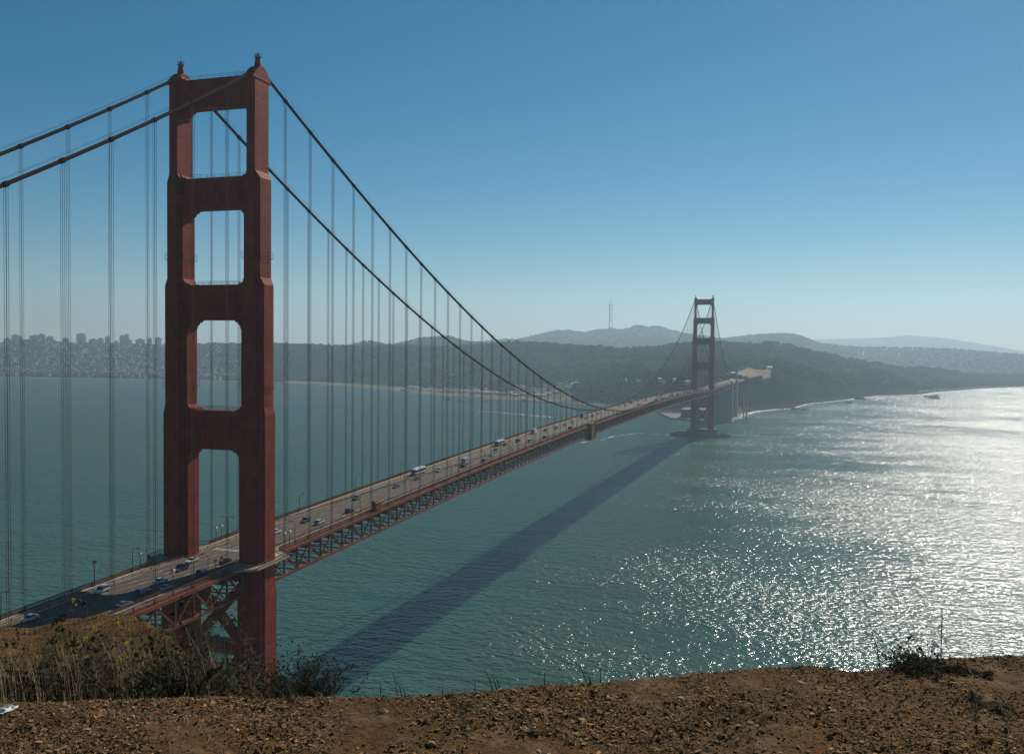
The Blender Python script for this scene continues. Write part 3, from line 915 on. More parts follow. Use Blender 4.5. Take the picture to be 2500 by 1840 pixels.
vtype('truck', 8.0, 2.4, trk, cabin_loft((1.62, 3.2), (1.7, 2.7), 1.45, 2.3, 2.1, 1.8), MB().span(1.7, 2.72, -0.9, 0.9, 2.298, 2.4), (-2.6, 2.6), 0.45, (3.66, 0.8, -4.2, 0.8),
      [('cargo_box', MB().span(-4.2, 1.5, -1.22, 1.22, 0.85, 3.5).mesh('cargo_box', M_body)), ('chassis', MB().span(-4.1, 1.7, -0.5, 0.5, 0.55, 0.84).mesh('chassis', M_dark))])

CATS = {'sedan': 'car', 'suv': 'car', 'van': 'van', 'pickup': 'pickup', 'bus': 'bus', 'truck': 'truck'}
NAMES = {'sedan': 'sedan_car', 'suv': 'sport_utility_car', 'van': 'passenger_van', 'pickup': 'pickup_truck', 'bus': 'city_bus', 'truck': 'box_truck'}
ROOFS = {}


def vehicle(kind, x, y, color, label, group='vehicles on the bridge', roof=None):
    parts, wheels, r, w, ty, ri = VT[kind]
    sl = (zc(x + 1) - zc(x - 1)) / 2
    root = empty(NAMES[kind], (x, y, zc(x) + ROAD))
    fwd = 1 if y < 0 else -1
    root.rotation_euler = (0, -math.atan(sl) * fwd, 0 if fwd > 0 else math.pi)
    tag(root, label, CATS[kind], group)
    for nm, me in parts:
        o = link(nm, me, root)
        o.color = (*(roof if (roof and nm == 'roof') else color), 1)
    for wx in wheels:
        for s in (1, -1):
            t = link('wheel', ty, root); t.location = (wx, s * (w / 2 - 0.12), r)
            link('rim', ri, t)
    return root


WH, SIL, BLK, DKB, GRY = (0.62, 0.62, 0.62), (0.36, 0.37, 0.39), (0.016, 0.016, 0.02), (0.025, 0.035, 0.11), (0.11, 0.11, 0.12)
L1, L2, L3 = 1.57, 4.7, 7.8
cars = [
    ('sedan', -66.1, 6.6, (0.50, 0.48, 0.42), 'pale beige sedan at the far left in a patch of sun'),
    ('suv', -41.5, 7.2, WH, 'white car with only its nose in sun at the shadow edge, far lane'),
    ('sedan', -49.7, -7.2, (0.10, 0.12, 0.24), 'blue car deep in the tower shadow just above the dirt mound'),
    ('suv', -39.2, -4.4, (0.05, 0.045, 0.09), 'dark purple car in the middle of the tower shadow'),
    ('sedan', -28.7, -1.6, WH, 'white sedan in sun on this side of the near tower, beside the shadow strip'),
    ('sedan', -33.6, -7.6, (0.5, 0.5, 0.5), 'pale car mostly hidden in shadow by the near railing'),
    ('pickup', -15.9, 1.6, DKB, 'dark blue pickup between the legs of the near tower'),
    ('sedan', -7.2, 4.4, WH, 'white sedan next to the far leg of the near tower'),
    ('sedan', -4.4, -5.6, BLK, 'black sedan passing beside the near leg of the near tower'),
    ('suv', -17.9, -7.6, (0.05, 0.045, 0.08), 'dark car by the near railing left of the near tower leg'),
    ('sedan', 34.4, L1, (0.68, 0.68, 0.70), 'white sedan emerging from behind the near tower leg'),
    ('suv', 54.1, L1, (0.05, 0.05, 0.05), 'black car with bright windscreen two lanes from the silver estate'),
    ('suv', 52.5, -5.0, (0.46, 0.50, 0.58), 'silver blue estate car, the largest car past the near tower'),
    ('suv', 75.3, -5.0, (0.08, 0.065, 0.05), 'dark brown car just left of the maintenance box'),
    ('suv', 99.6, L2, (0.14, 0.13, 0.13), 'dark grey car above the maintenance box on the far lanes'),
    ('sedan', 130.8, L1, (0.10, 0.10, 0.17), 'dark blue sedan between the second and third near lamps'),
    ('sedan', 153, L1, (0.16, 0.15, 0.15), 'dark grey sedan beside the white bus'),
    ('bus', 169, L3, (0.50, 0.40, 0.26), 'long white roofed tan bus on the far lane, closer of two buses'),
    ('suv', 179.5, L1, (0.45, 0.47, 0.52), 'silver car right of the closer bus'),
    ('suv', 197.2, -4.7, (0.09, 0.035, 0.035), 'dark red car just behind the lilac truck'),
    ('truck', 208, -1.8, (0.40, 0.38, 0.46), 'lilac grey box truck in the middle lanes'),
    ('suv', 219.4, -7.9, (0.05, 0.05, 0.05), 'black car at the near railing beyond the lilac truck'),
    ('sedan', 241, -4.2, WH, 'bright white sedan on the away lanes, beyond the lilac truck'),
    ('sedan', 265, 1.6, (0.06, 0.06, 0.07), 'black sedan beside the yellow roofed bus'),
    ('bus', 290, L3, (0.32, 0.27, 0.10), 'yellow green bus with cream roof on the far lane'),
    ('suv', 289.5, 3.9, (0.10, 0.10, 0.10), 'dark car right of the yellow green bus'),
    ('van', 309.4, 2.4, (0.08, 0.06, 0.06), 'dark van in the middle of the road before the white truck'),
    ('van', 312.1, -4.7, (0.52, 0.52, 0.55), 'white van on the away lanes level with the white truck'),
    ('truck', 359.5, 7.4, (0.62, 0.64, 0.64), 'white box truck against the far railing'),
    ('suv', 380.2, 4.9, (0.05, 0.05, 0.06), 'black car just beyond the white truck'),
    ('suv', 337.8, -6.9, (0.07, 0.05, 0.04), 'dark car at the near railing level with the white truck'),
    ('van', 398.7, 2.0, (0.42, 0.42, 0.45), 'grey van on the oncoming lanes before the maintenance cage'),
    ('sedan', 424.8, 3.2, (0.06, 0.06, 0.06), 'black sedan on the oncoming lanes level with the maintenance cage'),
    ('van', 402.5, -7.2, (0.09, 0.05, 0.035), 'brown van by the near railing just before the maintenance cage'),
    ('suv', 449.3, 3.2, (0.60, 0.56, 0.48), 'cream car above the maintenance cage'),
    ('truck', 500, 8.0, (0.08, 0.08, 0.08), 'black truck beside the white marker post'),
    ('sedan', 490.2, 2.6, (0.10, 0.10, 0.10), 'dark sedan in the middle lanes just before the marker post'),
    ('sedan', 513.3, 6.4, WH, 'white sedan just beyond the marker post'),
    ('suv', 515, 3.0, (0.07, 0.07, 0.07), 'dark car beside the white sedan past the marker post'),
    ('sedan', 541.7, 4.5, (0.08, 0.08, 0.08), 'lone dark car past the marker post before midspan'),
    ('sedan', 588, 7.6, (0.10, 0.10, 0.10), 'dark car where the near cable dips to the railing'),
    ('sedan', 597.6, 2.6, WH, 'white car where the near cable dips to the road'),
    ('truck', 711, 7.8, (0.16, 0.16, 0.17), 'dark truck with white front just past midspan'),
]
for k, x, y, c, lb in cars:
    vehicle(k, x, y, c, lb, roof=(0.66, 0.64, 0.58) if k == 'bus' else None)
far_cols = [(WH, 'white'), (BLK, 'black'), (GRY, 'grey'), (SIL, 'silver'), (BLK, 'black'), (DKB, 'dark blue'), ((0.2, 0.03, 0.03), 'red'), (GRY, 'grey'), ((0.4, 0.36, 0.3), 'beige'), (BLK, 'black')]
LANES = {L1: 'inner far-side', L2: 'middle far-side', L3: 'outer far-side', -L1: 'inner near-side', -L2: 'middle near-side', -L3: 'outer near-side'}
seen_in = {}
xx = 640.0
rr = random.Random(3)
while xx < 1560:
    xx += rr.uniform(9, 18)
    lane = rr.choice([L1, L2, L3, L2, -L1, -L2, -L3, -L2])
    if abs(xx - 711) < 10: continue
    c_, cn = rr.choice(far_cols)
    k_ = seen_in[lane] = seen_in.get(lane, -1) + 1
    vehicle(rr.choice(['sedan', 'suv', 'sedan']), xx, lane, c_, f'tiny {cn} car, {ORD[k_]} past midspan in the {LANES[lane]} lane', 'tiny cars in the far traffic')

# ------------------------------------------------------------------ far land
def interp(tab, x):
    return float(np.interp(x, [a for a, _ in tab], [b for _, b in tab]))


# land zones: crest bearings read from the skyline, real ranges in metres
SHORE = [(-300, 918), (0, 922), (399, 928), (667, 934), (820, 941), (1000, 957), (1100, 968), (1190, 974), (1260, 978), (1340, 983), (1480, 992),
         (1560, 996), (1640, 1004), (1740, 1008), (1790, 1008), (1810, 1009), (1860, 1001), (1934, 996), (1977, 984), (2051, 977), (2104, 970), (2151, 965), (2251, 962), (2285, 957), (2385, 949), (2500, 944), (2800, 938)]
CREST1 = [(-300, 842), (0, 842), (31, 838), (97, 831), (156, 839), (218, 839), (280, 843), (399, 845), (486, 843), (561, 843), (667, 840), (707, 846), (760, 848), (814, 850), (862, 846), (960, 848), (1080, 850), (1150, 848),
          (1200, 843), (1253, 838), (1325, 840), (1365, 843), (1406, 849.5), (1465, 849), (1512, 855), (1559, 852), (1615, 847), (1668, 843), (1761, 842), (1817, 844), (1850, 850), (1884, 845), (1934, 850), (1984, 858), (2034, 870),
          (2067, 881), (2117, 890), (2184, 897), (2318, 910), (2400, 912), (2500, 914), (2800, 916)]
RANGE1 = [(-300, 5900), (0, 5700), (399, 5300), (667, 4400), (960, 4000), (1250, 3700), (1560, 3500), (1760, 3400), (1884, 3500), (2034, 3900), (2184, 4300), (2318, 4700), (2500, 5200), (2800, 5400)]
CREST2 = [(560, 856), (700, 854), (860, 844), (889, 837), (910, 836), (934, 842), (961, 846), (979, 840), (1022, 831), (1054, 827), (1100, 825), (1132, 836), (1175, 840), (1260, 850), (1340, 862)]
CREST3 = [(1080, 850), (1130, 841), (1175, 835), (1200, 833), (1231, 830), (1262, 832), (1303, 822), (1353, 810), (1387, 808), (1428, 813), (1465, 806), (1490, 804), (1518, 807), (1557, 796), (1577, 800), (1608, 798), (1636, 807), (1677, 816), (1730, 824), (1770, 830), (1850, 848), (1900, 860)]
CREST4 = [(1640, 845), (1700, 835), (1763, 829), (1810, 824), (1850, 821), (1904, 817), (1947, 819), (1967, 826), (2000, 839), (2051, 846), (2101, 849), (2168, 850), (2234, 851), (2318, 855), (2368, 858), (2500, 868), (2800, 874)]
CREST5 = [(1780, 848), (1900, 838), (1990, 828), (2084, 826), (2151, 824), (2211, 819), (2284, 822), (2335, 829), (2418, 843), (2500, 858), (2600, 862), (2800, 866)]


def shore_range(px):
    P = on_level(px, interp(SHORE, px), 0.0)
    return math.hypot(P[0] - CAM[0], P[1] - CAM[1])


class Land:
    def __init__(s, crest, rng_tab, foot, foot_z, shape, amp, nscale, back=900, back_drop=90):
        s.crest, s.rt, s.foot, s.foot_z, s.shape, s.amp, s.ns, s.back, s.bd = crest, rng_tab, foot, foot_z, shape, amp, nscale, back, back_drop

    def point(s, px, t):
        """t: 0 foot, 1 crest, up to 1.3 behind the crest."""
        py = interp(s.crest, px)
        D = interp(s.rt, px) if isinstance(s.rt, list) else s.rt
        a, e = az_el(px, py)
        zt = CAM[2] + D * e
        r0 = s.foot(px)
        fz = s.foot_z
        if t <= 1:
            r = r0 + (D - r0) * t
            z = fz + (zt - fz) * s.shape(px, t)
        else:
            u = (t - 1) / 0.3
            r = D + s.back * u
            z = zt - s.bd * u * u
        x, y = CAM[0] + r * math.cos(a), CAM[1] + r * math.sin(a)
        env = min(1.0, max(0.0, (z - 4) / 25.0)) * (0.35 + 0.65 * min(1, abs(1 - t) * 6))
        z += env * s.amp * (1 + 1.2 * smooth(1780, 1880, px) * (1 - smooth(2150, 2350, px)) if s.ns == 260.0 else 1) * (mn.noise(Vector((x / s.ns, y / s.ns, 3.1))) + 0.5 * mn.noise(Vector((x / s.ns * 2.7, y / s.ns * 2.7, 9.4))) + 0.22 * mn.noise(Vector((x / s.ns * 8, y / s.ns * 8, 1.7))))
        return x, y, z


def grid_mesh(name, land, x0, x1, dx, ts, color, mat):
    xs = np.arange(x0, x1 + 0.1, dx)
    V, Cc = [], []
    for t in ts:
        for px in xs:
            p = land.point(px, t)
            V.append(p); Cc.append(color(px, t, p))
    nx = len(xs)
    F = [(j * nx + i, j * nx + i + 1, (j + 1) * nx + i + 1, (j + 1) * nx + i) for j in range(len(ts) - 1) for i in range(nx - 1)]
    F = np.array(F)[:, ::-1]
    return np_mesh(name, V, F, mat, True, np.array(Cc))


def smooth(a, b, x):
    t = min(1, max(0, (x - a) / (b - a)))
    return t * t * (3 - 2 * t)


def shape1(px, t):
    # flat shore plain in front of the Presidio and city, cliffs on the ocean side
    flat = 1 - smooth(1300, 1560, px)
    a = 0.02 * min(1, t / 0.03) + 0.98 * smooth(0.24, 1.0, t) ** 0.95
    cl = 0.38 * smooth(0.0, 0.10, t) + 0.62 * t ** 0.9
    right = smooth(2050, 2300, px)
    c3 = 0.15 * smooth(0, 0.05, t) + 0.85 * smooth(0.05, 1, t)
    cl = cl * (1 - right) + c3 * right
    return a * flat + cl * (1 - flat)


FOREST, FOREST2 = np.array((0.014, 0.022, 0.013)), np.array((0.020, 0.029, 0.016))
CITY, SAND, GRASS, BARE = np.array((0.19, 0.172, 0.155)), np.array((0.40, 0.34, 0.25)), np.array((0.15, 0.16, 0.065)), np.array((0.34, 0.25, 0.16))


def color1(px, t, p):
    x, y, z = p
    n1 = mn.noise(Vector((x / 160, y / 160, 0))) * 0.5 + 0.5
    n2 = mn.noise(Vector((x / 45, y / 45, 5))) * 0.5 + 0.5
    c = FOREST * (1 - n1) + FOREST2 * n1
    city = (1 - smooth(420, 640, px)) * smooth(0.22, 0.32, t)
    c = c * (1 - city * (0.35 + 0.65 * n2)) + CITY * city * (0.35 + 0.65 * n2)
    if t < 0.02: c = SAND * 0.45
    elif t < 0.24 and 690 < px < 1400:
        k = min(1, max(0, n1 * 1.6 - 0.2 + (0.3 if t > 0.05 else -0.4)))
        c = GRASS * k + SAND * 0.6 * (1 - k)
    elif t < 0.32 and 1000 < px < 1400 and n2 > 0.45: c = GRASS * 0.6
    if 1800 < px < 1885 and 0.13 < t < 0.26 and n2 > 0.25: c = BARE
    if px > 2240 and t < 0.05: c = SAND * 0.5
    if px > 1800 and 0.0 <= t < 0.02: c = BARE * 0.55 if n1 > 0.58 else np.array((0.05, 0.045, 0.04))
    if 1880 < px < 2250 and 0.05 < t < 0.3 and n1 > 0.62: c = BARE * 0.45
    return c


M_land = attr_mat('land_cover', 1.0, 0.012, 0.35, bump=11.0, bump_scale=0.03, spec=0.0)
land1 = Land(CREST1, RANGE1, shore_range, 0.6, shape1, 16.0, 260.0)
ts1 = list(np.concatenate([np.linspace(0, 0.12, 14), np.linspace(0.135, 1.0, 56), np.linspace(1.05, 1.3, 4)]))
o = link('hills', grid_mesh('hills', land1, -260, 2760, 5, ts1, color1, M_land))
tag(o, 'wooded headland and city shore beyond the bridge', kind='structure')

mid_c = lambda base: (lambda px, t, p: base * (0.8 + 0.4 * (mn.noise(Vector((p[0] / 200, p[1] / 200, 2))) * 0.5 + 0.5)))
land2 = Land(CREST2, 5700, lambda px: 4300.0, 40.0, lambda px, t: smooth(0, 1, t), 12, 240)
tag(link('hills', grid_mesh('hills_inland', land2, 560, 1340, 6, list(np.linspace(0, 1.3, 26)), mid_c(np.array((0.028, 0.034, 0.026))), M_land)), kind='structure')
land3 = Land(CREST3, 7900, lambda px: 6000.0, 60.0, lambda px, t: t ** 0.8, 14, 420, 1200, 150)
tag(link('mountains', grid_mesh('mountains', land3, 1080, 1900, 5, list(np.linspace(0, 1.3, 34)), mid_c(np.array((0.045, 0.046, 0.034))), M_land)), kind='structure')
land4 = Land(CREST4, 7400, lambda px: 5000.0 if px < 2100 else 5600.0, 12.0, lambda px, t: smooth(0, 1, t), 10, 260, 1500, 30)


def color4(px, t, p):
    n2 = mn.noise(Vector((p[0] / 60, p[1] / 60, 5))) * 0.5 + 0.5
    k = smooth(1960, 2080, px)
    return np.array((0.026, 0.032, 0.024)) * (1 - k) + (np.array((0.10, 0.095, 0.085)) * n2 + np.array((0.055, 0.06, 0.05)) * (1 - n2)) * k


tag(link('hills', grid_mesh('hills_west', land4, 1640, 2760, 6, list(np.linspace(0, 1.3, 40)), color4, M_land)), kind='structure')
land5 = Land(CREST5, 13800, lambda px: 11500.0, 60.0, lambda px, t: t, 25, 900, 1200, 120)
tag(link('mountains', grid_mesh('mountains_far', land5, 1780, 2760, 10, list(np.linspace(0, 1.3, 18)), mid_c(np.array((0.26, 0.25, 0.20))), M_land)), kind='structure')  # base colour lightened to fade the ridge into the sky, haze painted in
# flat ground between the ridges
M_plain = simple('inland_ground', (0.08, 0.075, 0.06), (0.05, 0.055, 0.04), 0.004, rough=0.95)
pl = MB()
pts = [(shore_range(px) + 500, px) for px in range(-250, 2751, 150)]
near = [at_range(px, 850, r) for r, px in pts]
far = [at_range(px, 850, 14400) for r, px in pts]
for i in range(len(pts) - 1):
    pl.add([(near[i][0], near[i][1], 0.8), (far[i][0], far[i][1], 0.8), (far[i + 1][0], far[i + 1][1], 0.8), (near[i + 1][0], near[i + 1][1], 0.8)], [(0, 1, 2, 3)])
tag(pl.build('terrain', M_plain), kind='structure')

# --- woods on the headland: crowns as one mass
_ico_v = []
phi = (1 + 5 ** 0.5) / 2
for a in (-1, 1):
    for b in (-phi, phi): _ico_v += [(0, a, b), (a, b, 0), (b, 0, a)]
_ico_v = np.array(_ico_v, dtype=float); _ico_v /= np.linalg.norm(_ico_v[0])
_ico_f = []
for i in range(12):
    for j in range(i + 1, 12):
        for k in range(j + 1, 12):
            d = [np.linalg.norm(_ico_v[p] - _ico_v[q]) for p, q in ((i, j), (j, k), (i, k))]
            if max(d) < 1.1:
                nn = np.cross(_ico_v[j] - _ico_v[i], _ico_v[k] - _ico_v[i])
                _ico_f.append((i, j, k) if nn @ _ico_v[i] > 0 else (i, k, j))
_ico_f = np.array(_ico_f)


def blobs(name, places, mat, smooth_=False):
    """places: list of (x, y, z, rx, rz, colour)."""
    n = len(places)
    P = np.array([p[:3] for p in places]); S = np.array([(p[3], p[3], p[4]) for p in places]); Cc = np.array([p[5] for p in places])
    J = 1 + rng.uniform(-0.28, 0.28, (n, 12, 1))
    V = P[:, None, :] + _ico_v[None] * S[:, None, :] * J
    F = (_ico_f[None] + 12 * np.arange(n)[:, None, None]).reshape(-1, 3)
    return np_mesh(name, V.reshape(-1, 3), F, mat, smooth_, np.repeat(Cc, 12, 0))


M_leafmass = attr_mat('woodland_canopy', 1.0, 0.08, 0.4, spec=0.0)
trees = []
rt = random.Random(11)
while len(trees) < 9000:
    px = rt.uniform(430, 2340)
    t = rt.uniform(0.03, 1.02)
    if px < 640 and rt.random() > (px - 430) / 210: continue
    if 690 < px < 1400 and t < 0.25: continue
    if px <= 690 and t < 0.10: continue
    if px > 1560 and t < 0.08: continue
    if 1795 < px < 1890 and 0.10 < t < 0.28: continue
    x, y, z = land1.point(px, t)
    dens = mn.noise(Vector((x / 190, y / 190, 4.4)))
    if dens < -0.12 and t < 0.9: continue
    r = rt.uniform(6, 12)
    g = rt.uniform(0.75, 1.15)
    trees.append((x, y, z + 3, r, r * rt.uniform(0.7, 1.15), (0.016 * g, 0.027 * g, 0.014 * g)))
for _ in range(1700):                      # tree lines among the city streets and along the shore
    px = rt.uniform(-200, 640); t = rt.choice([rt.uniform(0.10, 0.30), rt.uniform(0.16, 0.28), rt.uniform(0.1, 1.0)])
    x, y, z = land1.point(px, t); r = rt.uniform(7, 14); g = rt.uniform(0.8, 1.3)
    trees.append((x, y, z + 3, r, r * 0.8, (0.026 * g, 0.042 * g, 0.022 * g)))
for (lnd, xa, xb2, cnt) in ((land2, 860, 1250, 500), (land3, 1130, 1790, 900), (land4, 1660, 2000, 700), (land4, 2000, 2500, 350)):
    for _ in range(cnt):
        px = rt.uniform(xa, xb2); t = rt.choice([rt.uniform(0.97, 1.01), rt.uniform(0.3, 1.0)])
        x, y, z = lnd.point(px, t); r = rt.uniform(7, 15); g = rt.uniform(0.8, 1.3)
        trees.append((x, y, z + 2, r, r * 0.9, (0.020 * g, 0.028 * g, 0.018 * g)))
tag(link('woods', blobs('woods', trees, M_leafmass, True)), 'dark woods covering the headland hills across the strait', kind='stuff')

# --- city: houses as one mass, tall buildings as single things
def boxes_mesh(name, items, mat):
    """items: (x, y, z, sx, sy, sz, rot, colour); base at z."""
    q = np.array([(-1, -1, 0), (1, -1, 0), (1, 1, 0), (-1, 1, 0), (-1, -1, 1), (1, -1, 1), (1, 1, 1), (-1, 1, 1)], float)
    f = np.array([(0, 3, 2, 1), (4, 5, 6, 7), (0, 1, 5, 4), (1, 2, 6, 5), (2, 3, 7, 6), (3, 0, 4, 7)])
    V, Cc = [], []
    for x, y, z, sx, sy, sz, r, c in items:
        c_, s_ = math.cos(r), math.sin(r)
        l = q * np.array((sx / 2, sy / 2, sz))
        V.append(np.stack([x + l[:, 0] * c_ - l[:, 1] * s_, y + l[:, 0] * s_ + l[:, 1] * c_, z + l[:, 2]], 1)); Cc.append(np.tile(c, (8, 1)))
    F = (f[None] + 8 * np.arange(len(items))[:, None, None]).reshape(-1, 4)
    return np_mesh(name, np.concatenate(V), F, mat, False, np.concatenate(Cc))


M_city = attr_mat('house_walls', 0.85, 0.05, 0.25)
houses = []
for _ in range(3000):
    px = rt.uniform(-220, 640); t = rt.uniform(0.28, 1.0) if rt.random() < 0.96 else rt.uniform(0.04, 0.28)
    if px > 440 and rt.random() < (px - 440) / 210: continue
    x, y, z = land1.point(px, t)
    g = rt.choice([0.09, 0.11, 0.13, 0.16, 0.19, 0.12, 0.24])
    houses.append((x, y, z - 3, rt.uniform(9, 24), rt.uniform(9, 24), rt.uniform(9, 18), 0.25, (g * 1.05, g, g * 0.93)))
for _ in range(1500):
    px = rt.uniform(2000, 2740); t = rt.uniform(0.1, 1.0)
    x, y, z = land4.point(px, t)
    g = rt.choice([0.07, 0.09, 0.12, 0.15, 0.22])
    houses.append((x, y, z - 3, rt.uniform(9, 26), rt.uniform(9, 26), rt.uniform(8, 14), 0.1, (g * 1.03, g, g * 0.95)))
for _ in range(230):
    px = rt.uniform(1000, 1420); t = rt.uniform(0.12, 0.36)
    x, y, z = land1.point(px, t)
    g = rt.choice([0.15, 0.25, 0.4])
    houses.append((x, y, z - 2, rt.uniform(10, 30), rt.uniform(10, 20), rt.uniform(6, 10), 0.3, (g * 1.1, g * 0.95, g * 0.85)))
tag(link('city_houses', boxes_mesh('city_houses', houses, M_city)), 'low houses of the city spread over the far hillsides', kind='stuff')

M_tall = attr_mat('tower_block_walls', 0.8, 0.02, 0.2)


def tall_building(px, w_px, top, base_py, D, label, shade, tiers=1):
    r = empty('tall_building', (0, 0, 0))
    b = at_range(px, base_py, D)
    r.location = b
    a, _ = az_el(px, base_py)
    r.rotation_euler = (0, 0, a)
    h = (base_py - top) * D / FPX
    w = w_px * D / FPX
    tag(r, label, 'building', 'tall buildings on the far skyline')
    c = (shade * 1.04, shade, shade * 0.97)
    wall = boxes_mesh('wall', [(0, 0, -25, w * 0.9, w, h + 25, 0, c)], M_tall); link('wall', wall, r)
    link('roof_box', boxes_mesh('roof_box', [(0, 0, h + 0.02, w * 0.4, w * 0.4, 5, 0, c)], M_tall), r)
    for k in range(max(2, int(h / 9))):
        link('floor_band', boxes_mesh('floor_band', [(0, 0, 4 + k * 9, w * 0.9 + 0.6, w + 0.6, 2.6, 0, (0.14, 0.15, 0.16))], M_tall), r)


SKY = [(38, 16, 826, 845, 'squat block left of the leftmost suspender pair on the city skyline'), (48, 9, 829, 845, 'narrow block beside the squat block on the city skyline'),
       (85, 20, 827, 842, 'wide block on the left city hilltop'), (102, 14, 824, 842, 'highest block on the left city hilltop'), (122, 14, 829, 842, 'pale block right of the left city hilltop'),
       (160, 12, 833, 846, 'low block between the left suspender pairs on the skyline'), (198, 19, 823, 848, 'dark tall tower standing alone on the city skyline'),
       (228, 18, 835, 848, 'broad low block right of the lone tall tower'), (246, 12, 833, 848, 'low block beside the thick suspender pair'), (262, 10, 829, 848, 'slim tower just left of the thick suspender pair'),
       (284, 8, 839, 850, 'small tower right of the thick suspender pair'), (299, 12, 827, 850, 'left tower of the twin slabs on the skyline'), (309, 9, 824, 850, 'tallest tower of the twin slabs on the skyline'),
       (315, 12, 836, 850, 'low annex of the twin slabs on the skyline'), (342, 19, 835, 850, 'wide flat topped block before the right suspenders'), (365, 10, 833, 850, 'slim block between the two right suspenders'),
       (386, 14, 831, 850, 'crane topped tower beside the near bridge tower'), (18, 14, 834, 845, 'low block at the left end of the city skyline')]
for px, w, tp, bs, lb in SKY: tall_building(px, w, tp - 5, bs, 5600 if px > 250 else 5850, lb, rt.choice([0.26, 0.34, 0.42]))

# pale buildings that catch the sun on the headland
PALE = [(1534, 932, 12, 'bright white building row left of the far tower, leftmost'), (1548, 934, 12, 'bright white building in the row left of the far tower, middle'), (1561, 933, 10, 'bright white building in the row left of the far tower, rightmost'),
        (1612, 928, 8, 'small white house above the deck left of the far tower'), (1622, 938, 10, 'pale shed right beside the far tower traffic'), (1648, 929, 7, 'white cottage next to the far tower leg'), (1680, 934, 12, 'pale long roof touching the far tower leg'),
        (1388, 935, 14, 'pale grey barracks row on the wooded shore, upper'), (1402, 940, 16, 'pale grey barracks row on the wooded shore, lower'), (1775, 919, 7, 'white roadside building right of the far tower'), (1790, 916, 9, 'white toll building near the bluff'),
        (1880, 901, 12, 'pale long roof high on the wooded bluff'), (1950, 905, 14, 'pale long roof farther right on the wooded bluff'), (1108, 919, 6, 'white hut on the shore plain by the cables'), (800, 918, 8, 'white house on the shore left of the grass field'),
        (268, 888, 10, 'white domed hall among the city houses'), (130, 861, 6, 'white house gleaming on the left city slope'), (184, 841, 7, 'bright white roof on the left city crest')]


def ground_on(land, px, py):
    best, bt = None, None
    for t in np.linspace(0.01, 1.0, 160):
        x, y, z = land.point(px, t)
        r = math.hypot(x - CAM[0], y - CAM[1])
        a, e = az_el(px, py)
        d = abs((z - CAM[2]) / r - e)
        if best is None or d < best: best, bt = d, (x, y, z)
    return bt


for px, py, w, lb in PALE:
    x, y, z = ground_on(land1, px, py)
    D = math.hypot(x - CAM[0], y - CAM[1]); wm = w * D / FPX
    r = empty('pale_building', (x, y, z), 0.3)
    tag(r, lb, 'building', 'pale buildings on the far shore')
    MB().span(-5, 5, -wm / 2, wm / 2, -4, 6).build('wall', M_white, r)
    MB().loft([[(-5.5, -wm / 2 - 0.5, 6.002), (5.5, -wm / 2 - 0.5, 6.002), (5.5, wm / 2 + 0.5, 6.002), (-5.5, wm / 2 + 0.5, 6.002)], [(-0.4, -wm / 2, 7.6), (0.4, -wm / 2, 7.6), (0.4, wm / 2, 7.6), (-0.4, wm / 2, 7.6)]]).build('roof', M_white, r)

# streets that climb the far right slope
M_street = simple('street_sheen', (0.26, 0.255, 0.25), (0.20, 0.20, 0.195), 0.02, rough=0.6)  # light reflected off the streets is put into this pale colour
for i, (px, t0, t1) in enumerate(((2101, 0.86, 0.995), (2132, 0.84, 0.985), (2162, 0.85, 0.99), (2194, 0.82, 0.985), (2226, 0.80, 0.985), (2255, 0.82, 0.98), (2290, 0.84, 0.975), (2104, 0.60, 0.7), (2146, 0.58, 0.68), (2190, 0.58, 0.66), (2240, 0.5, 0.56))):
    m = MB(); rings = []
    for t in np.linspace(t0, t1, 9):
        pa = land4.point(px + i * 0.6 - 1.3 + (t - t0) * 6, t); pb = land4.point(px + i * 0.6 + 1.3 + (t - t0) * 6, t)
        rings.append([(pa[0], pa[1], pa[2] - 3), (pb[0], pb[1], pb[2] - 3), (pb[0], pb[1], pb[2] + 6), (pa[0], pa[1], pa[2] + 6)])
    m.loft(rings)
    tag(m.build('street', M_street), kind='structure')

# --- three-legged broadcast mast on the mountain
mp = at_range(1490, 804.5, 7850)
mast = empty('broadcast_mast', (mp[0], mp[1], mp[2] - 8))
tag(mast, 'thin three pronged broadcast mast on the hazy mountain ridge', 'mast')
M_mast = simple('mast_paint', (0.28, 0.14, 0.12), (0.34, 0.32, 0.3), 0.02, rough=0.7)
Hm = 62 * 7850 / FPX
legs = [(math.cos(q + 0.5), math.sin(q + 0.5)) for q in (0, 2.094, 4.189)]
prof = [(0, 22), (0.3, 16), (0.62, 12), (0.86, 15), (1.0, 16)]
for lx, ly in legs:
    MB().tube([(lx * r, ly * r, Hm * u) for u, r in prof], 2.4, 5).build('mast_leg', M_mast, mast)
    MB().tube([(lx * 14, ly * 14, Hm * 1.003), (lx * 14, ly * 14, Hm * 1.26)], [1.6, 0.8], 5).build('antenna', M_mast, mast)
for u in (0.12, 0.36, 0.62, 0.82, 0.985):
    r = float(np.interp(u, [a for a, _ in prof], [b for _, b in prof])) + (4 if u > 0.95 else 0)
    c = MB()
    for (ax, ay), (bx, by) in zip(legs, legs[1:] + legs[:1]): c.beam((ax * r, ay * r, Hm * u), (bx * r, by * r, Hm * u), 4.0, 4.6)
    c.build('mast_crossbar', M_mast, mast)

# --- wharves, rocks, surf, wake
M_timber = simple('wharf_timber', (0.05, 0.045, 0.04), (0.08, 0.07, 0.06), 0.05, rough=0.9)


